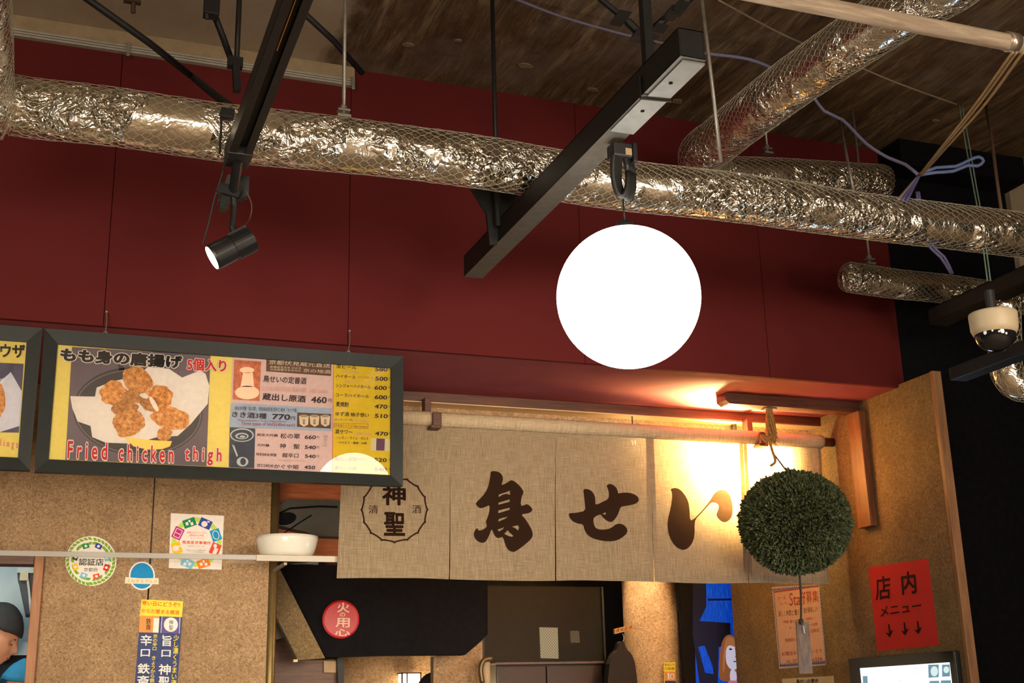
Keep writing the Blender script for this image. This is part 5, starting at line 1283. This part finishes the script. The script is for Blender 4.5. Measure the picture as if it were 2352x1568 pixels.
# ================================================================== SPACE BEHIND
k11 = conv(3.2133, 560, 1080)
def slab(name, px, Y, th, m, label=None, cat=None, parent=None, kind=None):
    o = MB().prism([pY(*p, Y) for p in px], (0, th, 0)).obj(name, m, parent)
    if label or kind: tag(o, label, cat, None, kind)
    return o
struct(MB().box((0.86, 7.4, 0), (4.2, 7.5, ZC)), 'wall_back', mat('far_dark_wall', rgb(30, 24, 22), 0.8), 'dark far wall behind the curtain')
# orange wood cabinet with a dark hood above the shelf
slab('cupboard_panel', [pxof((pY(*k11(222, 0), 5.30).x, 5.30, ZS-0.001)), pxof((pY(*k11(760, 0), 5.30).x, 5.30, ZS-0.001)), k11(760, 645), k11(222, 645)], 5.30, 0.03, OWOOD, 'orange grained wood panel behind the white bowl', 'panel')
hd = empty('range_hood', pY(700, 1230, 5.2), 'dark grey slanted appliance in front of the orange panel', 'hood')
MB().prism([pY(*k11(*p), 5.22) for p in ((232, 290), (310, 210), (760, 222), (760, 490), (520, 482), (455, 452), (240, 400))], (0, 0.083, 0)).obj('body', mat('hood_grey', rgb(62, 58, 50), 0.55), hd)
MB().prism([pY(*k11(*p), 5.215) for p in disc(310, 355, 78, 46, 28, -0.2)], (0, 0.006, 0)).obj('vent_opening', BLACKWALL, hd)
g = MB().tube([pY(*k11(*p), 5.21) for p in ((235, 330), (340, 280), (560, 265), (690, 270))], 0.004, 6); g.tube([pY(*k11(*p), 5.21) for p in ((240, 500), (420, 380), (500, 330))], 0.003, 6)
g.obj('seam', BLACKWALL, hd)
# black bulkhead and beige slanted boards below it
slab('wall_hood', [k11(225, 650), k11(1800, 650), k11(1800, 1210), k11(1632, 1362), k11(598, 1370), k11(270, 735)], 5.75, 0.06, BLACKWALL, 'black panel behind the lower edge of the curtain', None, None, 'structure')
slab('wall_slant', [k11(205, 690), k11(270, 735), k11(600, 1385), k11(400, 1400), k11(205, 1010)], 5.70, 0.05, PAPER2, 'beige slanted board right of the brass post', None, None, 'structure')
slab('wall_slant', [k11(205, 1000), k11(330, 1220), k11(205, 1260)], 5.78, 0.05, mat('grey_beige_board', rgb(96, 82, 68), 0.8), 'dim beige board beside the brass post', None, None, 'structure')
slab('wall_wood', [k11(200, 1250), k11(318, 1222), k11(405, 1400), k11(700, 1395), k11(700, 1900), k11(200, 1900)], 5.95, 0.05, m_wood('dim_brown_panelling', rgb(74, 42, 22), rgb(104, 64, 34), (4, 20, 30)), 'brown wood panelling at the lower left behind the post', None, None, 'structure')
slab('thermostat', [k11(592, 1405), k11(682, 1408), k11(680, 1492), k11(592, 1490)], 5.93, 0.02, mat('beige_box', rgb(168, 136, 100), 0.6), 'small square beige box on the brown panelling', 'box')
slab('rail_end', [k11(365, 1395), k11(398, 1393), k11(398, 1412), k11(368, 1414)], 5.69, 0.02, mat('lit_brass_end', rgb(220, 180, 110), 0.4), 'small bright end piece on the slanted board', 'fitting')
slab('door_closer', [k11(690, 1385), k11(740, 1390), k11(742, 1700), k11(700, 1700)], 5.90, 0.03, BLKMETAL, 'dark upright post left of the wall lamp', 'post')
struct(MB().prism([pY(*k11(*p), 6.55) for p in ((700, 1380), (1420, 1360), (1420, 2000), (700, 2000))], (0, 0.06, 0)), 'wall_far', PAPER, 'warm beige far wall with the small lamp')
struct(MB().prism([pY(*k11(*p), 6.0) for p in ((1400, 1372), (1640, 1356), (1762, 1252), (1762, 2000), (1400, 2000))], (0, 0.05, 0)), 'wall_pier', PAPER, 'pale rough pier right of the wall lamp')
wlm = empty('wall_lamp', pY(946, 1600, 6.5), 'small glowing square paper wall lamp with dark frame', 'lamp')
q0, q1 = pY(923, 1544, 6.45), pY(968, 1544, 6.45)
MB().box((q0.x+0.004, 6.46, q0.z-0.26), (q1.x-0.004, 6.53, q0.z-0.006)).obj('paper_shade', m_glow('lamp_paper', (1, 0.82, 0.5, 1), 6.0), wlm)
g = MB()
for x in (q0.x, q0.x+(q1.x-q0.x)*0.25, q1.x-0.006): g.box((x, 6.45, q0.z-0.265), (x+0.006, 6.462, q0.z))
g.box((q0.x, 6.45, q0.z-0.006), (q1.x, 6.54, q0.z)).box((q0.x, 6.45, q0.z-0.27), (q1.x, 6.54, q0.z-0.262))
g.obj('lamp_frame', DWOOD, wlm)
# white round pipe column and dark niche
k12 = conv(3.36, 1100, 1250)
q = pY(1116, 1540, 5.9)
g = MB().tube([(q.x, 5.9, 0), (q.x, 5.9, pY(1116, 1520, 5.9).z)], 0.022, 18)
tag(g.obj('white_post', mat('cream_enamel', rgb(190, 170, 136), 0.4), smooth=True), 'short cream post at the bottom, left of the dark lockers', 'post')
g = MB().tube(spline([pY(1108, 1568, 5.85), pY(1104, 1535, 5.85), pY(1112, 1515, 5.85), pY(1130, 1512, 5.85)], 0.01), 0.012, 10)
tag(g.obj('handrail', mat('olive_metal', rgb(104, 84, 56), 0.4, 0.5), smooth=True), 'curved brownish handrail end beside the cream post', 'handrail')
lk = empty('locker_cabinet', pY(1270, 1600, 6.1), 'dark brown cabinet with two doors below the wire mesh', 'cabinet')
za_, xa_, xb_ = pY(1270, 1523, 6.1).z, pY(1142, 1530, 6.1).x, pY(1385, 1530, 6.1).x
MB().bevbox((xa_, 6.12, 0), (xb_, 6.4, za_-0.004), 0.003).obj('cabinet_body', mat('dark_maroon_cabinet', rgb(40, 26, 24), 0.6), lk)
xm = pY(1256, 1540, 6.1).x
for (u0, u1) in ((xa_+0.004, xm-0.003), (xm+0.003, xb_-0.004)): MB().bevbox((u0, 6.105, 0.05), (u1, 6.12, za_-0.012), 0.003).obj('door', mat('dark_maroon_door', rgb(44, 28, 26), 0.55), lk)
MB().bevbox((xa_-0.01, 6.09, za_-0.004), (xb_+0.01, 6.41, za_+0.008), 0.002).obj('cabinet_top', mat('greyish_top_edge', rgb(92, 74, 68), 0.5), lk)
# expanded metal mesh screen with a lit pane behind
ms = empty('mesh_screen', pY(1250, 1515, 6.05), 'dark diamond wire mesh screen above the cabinet', 'screen')
g = MB(); P0 = pY(1110, 1345, 6.05); P1 = pY(1388, 1520, 6.05)
xx0, xx1, z_1, z_0 = P0.x, P1.x, P0.z, P1.z+0.005
dw, dh = 0.0135, 0.0075
nxm = int((xx1-xx0)/dw); nzm = int((z_1-z_0)/dh); wr = 0.0007
for j in range(nzm):
    for i in range(nxm):
        x = xx0+i*dw+(dw/2 if j % 2 else 0); z = z_0+j*dh
        for sgn in (1, -1):
            a_, b_ = Vector((x, 6.05, z)), Vector((x+sgn*dw/2, 6.05, z+dh)); n_ = Vector((b_.z-a_.z, 0, -(b_.x-a_.x))).normalized()*wr
            g.add([a_+n_, b_+n_, b_-n_, a_-n_], [(0, 1, 2, 3)])
o = g.obj('mesh_wires', mat('mesh_metal', rgb(58, 52, 42), 0.5, 0.4, bump=0), ms); o['kind'] = 'stuff'
MB().box((xx0-0.01, 6.045, z_0-0.01), (xx0, 6.055, z_1)).box((xx1, 6.045, z_0-0.01), (xx1+0.01, 6.055, z_1)).obj('mesh_frame', BLKMETAL, ms)
MB().prism([pY(*p, 6.3) for p in ((1240, 1440), (1281, 1441), (1283, 1512), (1243, 1511))], (0, 0.01, 0)).obj('lit_pane', m_glow('dim_lit_pane', (0.55, 0.48, 0.28, 1), 0.40), ms)
MB().prism([pY(*p, 6.3) for p in ((1310, 1448), (1330, 1448), (1332, 1475), (1312, 1475))], (0, 0.01, 0)).obj('lit_pane', m_glow('dimmer_lit_pane', (0.3, 0.27, 0.2, 1), 0.06), ms)
# column in warm downlight
colc = pY(1478, 1450, 6.20)
rc = 0.165
xcr = pY(1566, 1450, 6.20).x
tag(MB().tube([(xcr-rc, 6.20, 0), (xcr-rc, 6.20, ZS)], rc, 48).obj('column', PAPER, smooth=True), 'round papered column lit from above beside the blue picture', 'column')
ck = empty('coat_rack', pY(1431, 1445, 5.94), 'small wooden coat rack strip with wire hangers', 'coat rack')
yk2 = 5.93
q0, q1 = pY(1410, 1450, yk2), pY(1452, 1440, yk2)
MB().obox((q0+q1)/2, ((q1.x-q0.x)/2, 0, (q1.z-q0.z)/2), (0, 0.008, 0), (0, 0, 0.013)).obj('rack_board', m_wood('light_rack_wood', rgb(178, 124, 62), rgb(206, 152, 86)), ck)
for k in range(4):
    q = q0.lerp(q1, 0.15+0.23*k); MB().tube(spline([q+Vector((0, -0.008, 0.004)), q+Vector((0, -0.022, 0)), q+Vector((0, -0.024, 0.012))], 0.004), 0.003, 6).obj('peg', mat('peg_wood', rgb(170, 116, 60)), ck)
q = pY(1430, 1455, yk2-0.03)
tag(MB().tube(spline([q, q+Vector((0.006, 0, -0.02)), q+Vector((0, 0, -0.045)), q+Vector((0.01, 0, -0.055))], 0.005), 0.0016, 6).obj('coat_hanger', GALV), 'thin wire hanger on the coat rack', 'hanger')
g = MB(); hp = [(1424, 1472), (1433, 1472), (1438, 1490), (1452, 1502), (1461, 1530), (1470, 1640), (1392, 1640), (1398, 1532), (1408, 1502), (1420, 1490)]
g.prism([pY(*p, yk2-0.04) for p in chaikin(hp, 1)], (0, 0.05, 0))
tag(g.obj('dark_coat', mat('dark_fabric', rgb(26, 20, 20), 0.9)), 'dark coat hanging from the rack in shadow', 'coat')
# small poster on the column
ss = empty('small_poster', pY(1538, 1568, 5.99), 'small yellow topped poster at the foot of the lit column', 'poster')
PS = ('Y', 5.985)
sheet(PS, [(1525, 1521), (1551, 1520), (1553, 1640), (1527, 1640)], ink('header_yellow', rgb(0, 0, 0)), parent=ss)
g = MB(); txt(g, '寒い日にどうぞ', PS, 1, (1527, 1529), (1549, 1529), (1527, 1523), 0.01); txt(g, 'からだ暖まる燗酒', PS, 1, (1527, 1538), (1549, 1538), (1527, 1532), 0.01); g.obj('lettering', ink('dark_brown_ink', rgb(0, 0, 0)), ss)
g = MB(); flat(g, PS, 1, [(1526, 1542), (1551, 1542), (1552, 1563), (1527, 1563)]); g.obj('label_picture', ink('label_orange', rgb(0, 0, 0)), ss)
g = MB(); flat(g, PS, 2, disc(1544, 1553, 5, 7, 20), disc(1544, 1553, 3, 5, 20)); flat(g, PS, 2, [(1533, 1545), (1537, 1545), (1538, 1560), (1534, 1560)]); g.obj('label_paper', WPA, ss)
g = MB(); flat(g, PS, 1, [(1527, 1563), (1552, 1563), (1553, 1640), (1527, 1640)]); g.obj('print_field', I_NVY, ss)

# blue lit picture with a figure
YB = 5.90
bp_ = empty('blue_poster', pY(1640, 1600, YB), 'tall glossy picture of a bobbed haired figure against blue boards', 'poster')
zt0 = pY(1640, 1310, YB).z
xl0, xl1, xl2 = pY(1566, 1450, YB).x, pY(1590, 1400, YB).x, pY(1712, 1450, YB).x
MB().bevbox((xl0, YB+0.002, 0.9), (xl2+0.02, YB+0.03, zt0+0.15), 0.002).obj('backboard', BLACKWALL, bp_)
PB = ('Y', YB); k13 = k12
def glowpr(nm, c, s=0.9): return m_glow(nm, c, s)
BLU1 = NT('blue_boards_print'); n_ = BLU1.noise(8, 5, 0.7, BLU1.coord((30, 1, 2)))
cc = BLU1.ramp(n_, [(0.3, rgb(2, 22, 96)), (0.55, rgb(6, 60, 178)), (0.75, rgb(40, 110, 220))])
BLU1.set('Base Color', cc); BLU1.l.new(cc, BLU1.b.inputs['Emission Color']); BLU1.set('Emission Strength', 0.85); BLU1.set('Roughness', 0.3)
g = MB(); flat(g, PB, 1, [(1592, 1310), (1700, 1310), (1712, 1640), (1600, 1640)]); g.obj('picture', BLU1.m, bp_)
DKB = mat('night_blue_print', rgb(12, 20, 66), 0.4, bump=0)
g = MB()
flat(g, PB, 2, [k12(1650, 200), k12(1750, 210), k12(1755, 480), k12(1700, 590), k12(1940, 605), k12(1945, 780), k12(1850, 790), k12(1840, 1200), k12(1720, 1200), k12(1650, 700)])
flat(g, PB, 2, [k12(1765, 418), k12(1980, 418), k12(1980, 430), k12(1765, 434)])
g.obj('shadow_print', DKB, bp_)
g = MB(); flat(g, PB, 3, [k12(1690, 790), k12(1740, 780), k12(1800, 930), k12(1810, 1000), k12(1745, 990)]); g.obj('picture', BLU1.m, bp_)
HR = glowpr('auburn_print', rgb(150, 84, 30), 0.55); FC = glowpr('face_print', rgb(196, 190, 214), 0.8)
g = MB(); flat(g, PB, 4, cu([(1930, 690), (1985, 720), (2005, 800), (2022, 900), (2020, 1000), (2000, 1040), (1975, 1060), (1900, 1060), (1850, 1040), (1852, 900), (1865, 780), (1890, 715)], k12)); g.obj('hair_print', HR, bp_)
g = MB(); flat(g, PB, 5, cu([(1905, 790), (1935, 770), (1985, 790), (1992, 850), (2004, 900), (1998, 950), (1960, 975), (1925, 950), (1902, 900)], k12)); flat(g, PB, 5, cu([(1935, 960), (1985, 970), (1990, 1068), (1935, 1068)], k12)); g.obj('face_print', FC, bp_)
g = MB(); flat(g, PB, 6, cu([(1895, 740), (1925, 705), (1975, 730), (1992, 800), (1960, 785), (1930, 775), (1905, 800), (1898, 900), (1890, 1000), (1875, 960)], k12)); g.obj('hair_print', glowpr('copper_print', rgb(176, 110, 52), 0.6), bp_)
g = MB(); flat(g, PB, 6.5, [k12(*p) for p in disc(1940, 808, 12, 7, 14)]); flat(g, PB, 6.5, [k12(*p) for p in disc(1981, 805, 9, 6, 14)]); flat(g, PB, 6.5, [k12(1960, 900), k12(1990, 898), k12(1990, 905), k12(1965, 908)]); flat(g, PB, 6.5, [k12(1970, 862), k12(1990, 866), k12(1980, 872)])
g.obj('features_print', ink('feature_print', rgb(60, 36, 44)), bp_)
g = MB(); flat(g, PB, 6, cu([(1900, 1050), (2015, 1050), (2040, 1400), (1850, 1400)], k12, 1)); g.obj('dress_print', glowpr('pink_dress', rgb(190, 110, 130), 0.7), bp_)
# round red fire notice
fr2 = empty('fire_notice', pY(783, 1466, 5.7), 'round red glossy notice with white writing on the black panel', 'notice')
cF = pY(783, 1422, 5.735); rF = 43/FPX*(cF-CAM).dot(Fw)
MB().lathe([(0.001, 0.006), (rF*0.9, 0.004), (rF, 0.0), (rF, -0.012)], cF, (0, -1, 0), 48).obj('disc', mat('red_enamel', rgb(170, 12, 20), 0.42, var=0.1, bump=0), fr2, smooth=False)
g = MB(); PF = ('Y', 5.735-0.0068)
for s, bl, br, tl, b in (('火', (774, 1406), (803, 1407), (774, 1383), 0.022), ('の', (780, 1416), (793, 1416), (780, 1406), 0.02), ('用', (770, 1440), (803, 1441), (771, 1418), 0.024), ('心', (769, 1460), (804, 1461), (769, 1443), 0.026)): txt(g, s, PF, 1, bl, br, tl, b)
g.obj('lettering', ink('notice_cream', rgb(214, 180, 160)), fr2)

# ================================================================== KITCHEN AND PEOPLE
STEEL = mat('cool_steel', (0.30, 0.36, 0.38, 1), 0.4, 0.4, var=0.1, nsc=4)
struct(MB().box((-2.6, 6.9, 0), (0.84, 7.0, ZC)), 'wall_kitchen', STEEL, 'cool grey kitchen back wall')
struct(MB().box((0.80, 5.9, 0), (0.86, 7.5, ZS)), 'wall_partition', mat('partition_grey', rgb(90, 96, 98), 0.6), 'partition between the kitchen and the alcove')
k14 = conv(4.9333, 0, 1250)
kc = empty('extractor_hood', pY(60, 1400, 6.3), 'steel kitchen hood with dark slanted side behind the cook', 'hood')
MB().prism([pY(*k14(*p), 6.4) for p in ((195, 200), (640, 200), (640, 330), (195, 318))], (0, 0.51, 0)).obj('top_box', mat('pale_steel', (0.36, 0.42, 0.38, 1), 0.35, 0.5), kc)
MB().prism([pY(*k14(*p), 6.42) for p in ((195, 318), (520, 325), (520, 790), (290, 790))], (0, 0.2, 0)).obj('side_panel', mat('shadow_steel', rgb(52, 54, 62), 0.5, 0.2), kc)
MB().tube([pY(*k14(*p), 6.40) for p in ((305, 322), (332, 540), (352, 770))], 0.006, 8).obj('light_tube', mat('pale_tube', rgb(210, 200, 190), 0.4), kc)
MB().obox(pY(*k14(272, 360), 6.40), (0.018, 0, 0), (0, 0.01, 0), (0, 0, 0.02)).obj('switch', mat('cream_switch', rgb(220, 200, 160)), kc)
sf = empty('kitchen_shelf', pY(40, 1510, 6.5), 'grey steel kitchen shelf with dark gap below it', 'shelf')
MB().prism([pY(*k14(*p), 6.5) for p in ((-900, 1120), (640, 1105), (640, 1250), (-900, 1262))], (0, 0.3, 0)).obj('shelf_front', STEEL, sf)
MB().prism([pY(*k14(*p), 6.55) for p in ((-900, 1262), (640, 1250), (640, 2100), (-900, 2100))], (0, 0.2, 0)).obj('dark_gap', mat('kitchen_shadow_unit', rgb(24, 24, 26), 0.7), sf)

SKIN = mat('skin', rgb(214, 150, 116), 0.55, var=0.05, nsc=12)
def person(label, head, yaw, pitch, cap_mat, hair_mat, shirt, style='cap', sc=1.0, lean=0.0):
    """standing person: skinned body, sculpted head, cap or hair as children"""
    head = Vector(head); fw0 = Matrix.Rotation(yaw, 3, 'Z') @ Vector((1, 0, 0)); foot = Vector((head.x-fw0.x*lean, head.y-fw0.y*lean, 0))
    H = head.z
    root = empty('person', foot, label, 'person')
    Rz = Matrix.Rotation(yaw, 3, 'Z'); fw = Rz @ Vector((1, 0, 0)); sd = Rz @ Vector((0, 1, 0))
    hp = Matrix.Rotation(yaw, 3, 'Z') @ Matrix.Rotation(pitch, 3, 'Y')
    neck = head - Vector((0, 0, 0.13)) - fw*0.03
    zz = lambda f: H*f
    J = [foot+Vector((0, 0, zz(0.56)))-fw*0.05, foot+Vector((0, 0, zz(0.70)))-fw*0.06, foot+Vector((0, 0, zz(0.84)))-fw*0.05, neck-Vector((0, 0, 0.03)), head-fw*0.02-Vector((0, 0, 0.05))]
    Rr = [0.13, 0.12, 0.13, 0.055, 0.05]; E = [(0, 1), (1, 2), (2, 3), (3, 4)]
    for s in (1, -1):
        b = len(J)
        J += [J[2]+sd*s*0.17+Vector((0, 0, -0.01)), J[2]+sd*s*0.22+fw*0.02-Vector((0, 0, 0.28)), J[2]+sd*s*0.17+fw*0.24-Vector((0, 0, 0.36)), J[2]+sd*s*0.16+fw*0.31-Vector((0, 0, 0.37))]
        Rr += [0.060, 0.045, 0.030, 0.026]; E += [(2, b), (b, b+1), (b+1, b+2), (b+2, b+3)]
        for fi in range(5):
            hb_ = J[b+3]; c = len(J)
            spread_ = (fi-2)*0.016
            if fi == 4: d1 = hb_+sd*(-s)*0.030+fw*0.02; d2 = d1+fw*0.025-Vector((0, 0, 0.01))
            else: d1 = hb_+fw*0.045+sd*spread_; d2 = d1+fw*(0.028+0.004*(fi == 1))-Vector((0, 0, 0.02))
            J += [d1, d2]; Rr += [0.009, 0.008]; E += [(b+3, c), (c, c+1)]
        b = len(J)
        J += [J[0]+sd*s*0.09-Vector((0, 0, 0.06)), foot+sd*s*0.10+Vector((0, 0, zz(0.30))), foot+sd*s*0.10-fw*0.03+Vector((0, 0, 0.09)), foot+sd*s*0.10+fw*0.10+Vector((0, 0, 0.045))]
        Rr += [0.095, 0.06, 0.042, 0.038]; E += [(0, b), (b, b+1), (b+1, b+2), (b+2, b+3)]
    me = bpy.data.meshes.new('body'); me.from_pydata([tuple(p-foot) for p in J], E, []); me.materials.append(shirt)
    tmp = bpy.data.objects.new('body_tmp', me); COL.objects.link(tmp)
    sk = tmp.modifiers.new('s', 'SKIN'); sk.use_smooth_shade = True
    for i, v in enumerate(me.skin_vertices[0].data): v.radius = (Rr[i], Rr[i]); v.use_root = (i == 0)
    ss_ = tmp.modifiers.new('u', 'SUBSURF'); ss_.levels = 1; ss_.render_levels = 1
    bpy.context.view_layer.update()
    m2_ = bpy.data.meshes.new_from_object(tmp.evaluated_get(bpy.context.evaluated_depsgraph_get()))
    bpy.data.objects.remove(tmp)
    bo_ = bpy.data.objects.new('body', m2_); COL.objects.link(bo_); bo_.parent = root
    # head
    def G(p, c, w, a): return a*math.exp(-((p-Vector(c)).length/w)**2)
    bm = bmesh.new(); bmesh.ops.create_icosphere(bm, subdivisions=5, radius=1); bm.verts.index_update(); P = []
    for v in bm.verts:
        n = v.co.normalized()
        p = Vector((n.x*0.098*sc, n.y*0.076*sc, n.z*0.118*sc))
        if n.z < 0: p.x *= 1-0.10*abs(n.z) ; p.y *= 1-0.30*abs(n.z); p.x += 0.018*abs(n.z)
        dx = G(p, (0.098, 0, -0.018), 0.016, 0.024) + G(p, (0.095, 0, 0.002), 0.012, 0.010) + G(p, (0.09, 0, -0.055), 0.016, 0.010) + G(p, (0.085, 0, -0.095), 0.022, 0.012) + G(p, (0.085, 0, 0.032), 0.026, 0.006)
        for s in (1, -1): dx -= G(p, (0.088, s*0.032, 0.008), 0.014, 0.010); dx += G(p, (0.082, s*0.04, -0.025), 0.02, 0.004)
        p.x += dx
        for s in (1, -1): p.y += s*G(p, (-0.005, s*0.078, -0.005), 0.017, 0.014)
        P.append(head + hp @ p)
    MB().add(P, [tuple(v.index for v in f.verts) for f in bm.faces]).obj('head', SKIN, root, smooth=True); bm.free()
    g = MB()
    for s in (1, -1):
        c = head + hp @ Vector((0.0865, s*0.031, 0.004)); ay = hp @ Vector((0, 0.013, 0))
        g.tube([c-ay, c+hp @ Vector((0.002, 0, -0.003)), c+ay], 0.0022, 6)
        c = head + hp @ Vector((0.091, s*0.031, 0.027)); g.tube([c-ay*1.2, c+ay*1.2], 0.0025, 6)
    g.obj('eyelashes', mat('dark_hair', rgb(24, 20, 20), 0.8), root)
    g = MB(); c = head+hp @ Vector((0.103, 0, -0.056)); g.tube([c-hp @ Vector((0.008, 0.02, 0)), c, c-hp @ Vector((0.008, -0.02, 0))], 0.003, 6); g.obj('lips', mat('lip', rgb(170, 90, 76), 0.5), root)
    # cap or hair shell
    bm = bmesh.new(); bmesh.ops.create_icosphere(bm, subdivisions=4, radius=1)
    lo = 0.20 if style == 'cap' else -0.35
    for v in list(bm.verts):
        n = v.co.normalized()
        lim = lo + (0.25 if (style != 'cap' and n.x > 0.3) else 0)
        if n.z < lim - 0.02*0 and not (style != 'cap' and n.x < 0.2 and n.z > -0.55): bm.verts.remove(v)
    bm.verts.index_update(); P = []
    for v in bm.verts:
        n = v.co.normalized(); q = Vector((n.x*0.110, n.y*0.090, n.z*0.135+0.004))
        if style == 'cap': q.x -= 0.006; q.z *= 1.08
        q *= sc*(1+0.02*noise.noise(n*5))
        P.append(head + hp @ q)
    o = MB().add(P, [tuple(v.index for v in f.verts) for f in bm.faces]).obj('cap' if style == 'cap' else 'hair', cap_mat, root, smooth=True); bm.free()
    sm = o.modifiers.new('t', 'SOLIDIFY'); sm.thickness = 0.008; sm.offset = 1
    if style == 'cap':
        bm = bmesh.new(); bmesh.ops.create_icosphere(bm, subdivisions=4, radius=1)
        for v in list(bm.verts):
            n = v.co.normalized()
            if n.z > 0.24 or n.z < -0.45 or n.x > -0.05: bm.verts.remove(v)
        bm.verts.index_update()
        o = MB().add([head + hp @ (Vector((v.co.x*0.104, v.co.y*0.083, v.co.z*0.124))*sc) for v in bm.verts], [tuple(v.index for v in f.verts) for f in bm.faces]).obj('hair', hair_mat, root, smooth=True); bm.free()
    return root
HAIR = mat('dark_hair', rgb(24, 20, 20), 0.8)
person('cook in black cap looking down, seen in profile at the left edge', pT(-14, 1464, 5.5), -0.15, 0.42, mat('black_cap', rgb(48, 44, 44), 0.85), HAIR, mat('black_uniform', rgb(34, 32, 34), 0.9), lean=0.26)
person('person in bright blue cap at the very bottom left corner opening', pT(60, 1602, 4.98), 0.3, 0.25, mat('blue_cap', rgb(30, 120, 160), 0.8), HAIR, mat('dark_teal_shirt', rgb(26, 40, 48), 0.9))
person('dark haired guest below the glowing wall lamp', pT(998, 1612, 6.2), -1.2, 0.1, HAIR, HAIR, mat('grey_shirt', rgb(70, 66, 62), 0.9), style='hair')
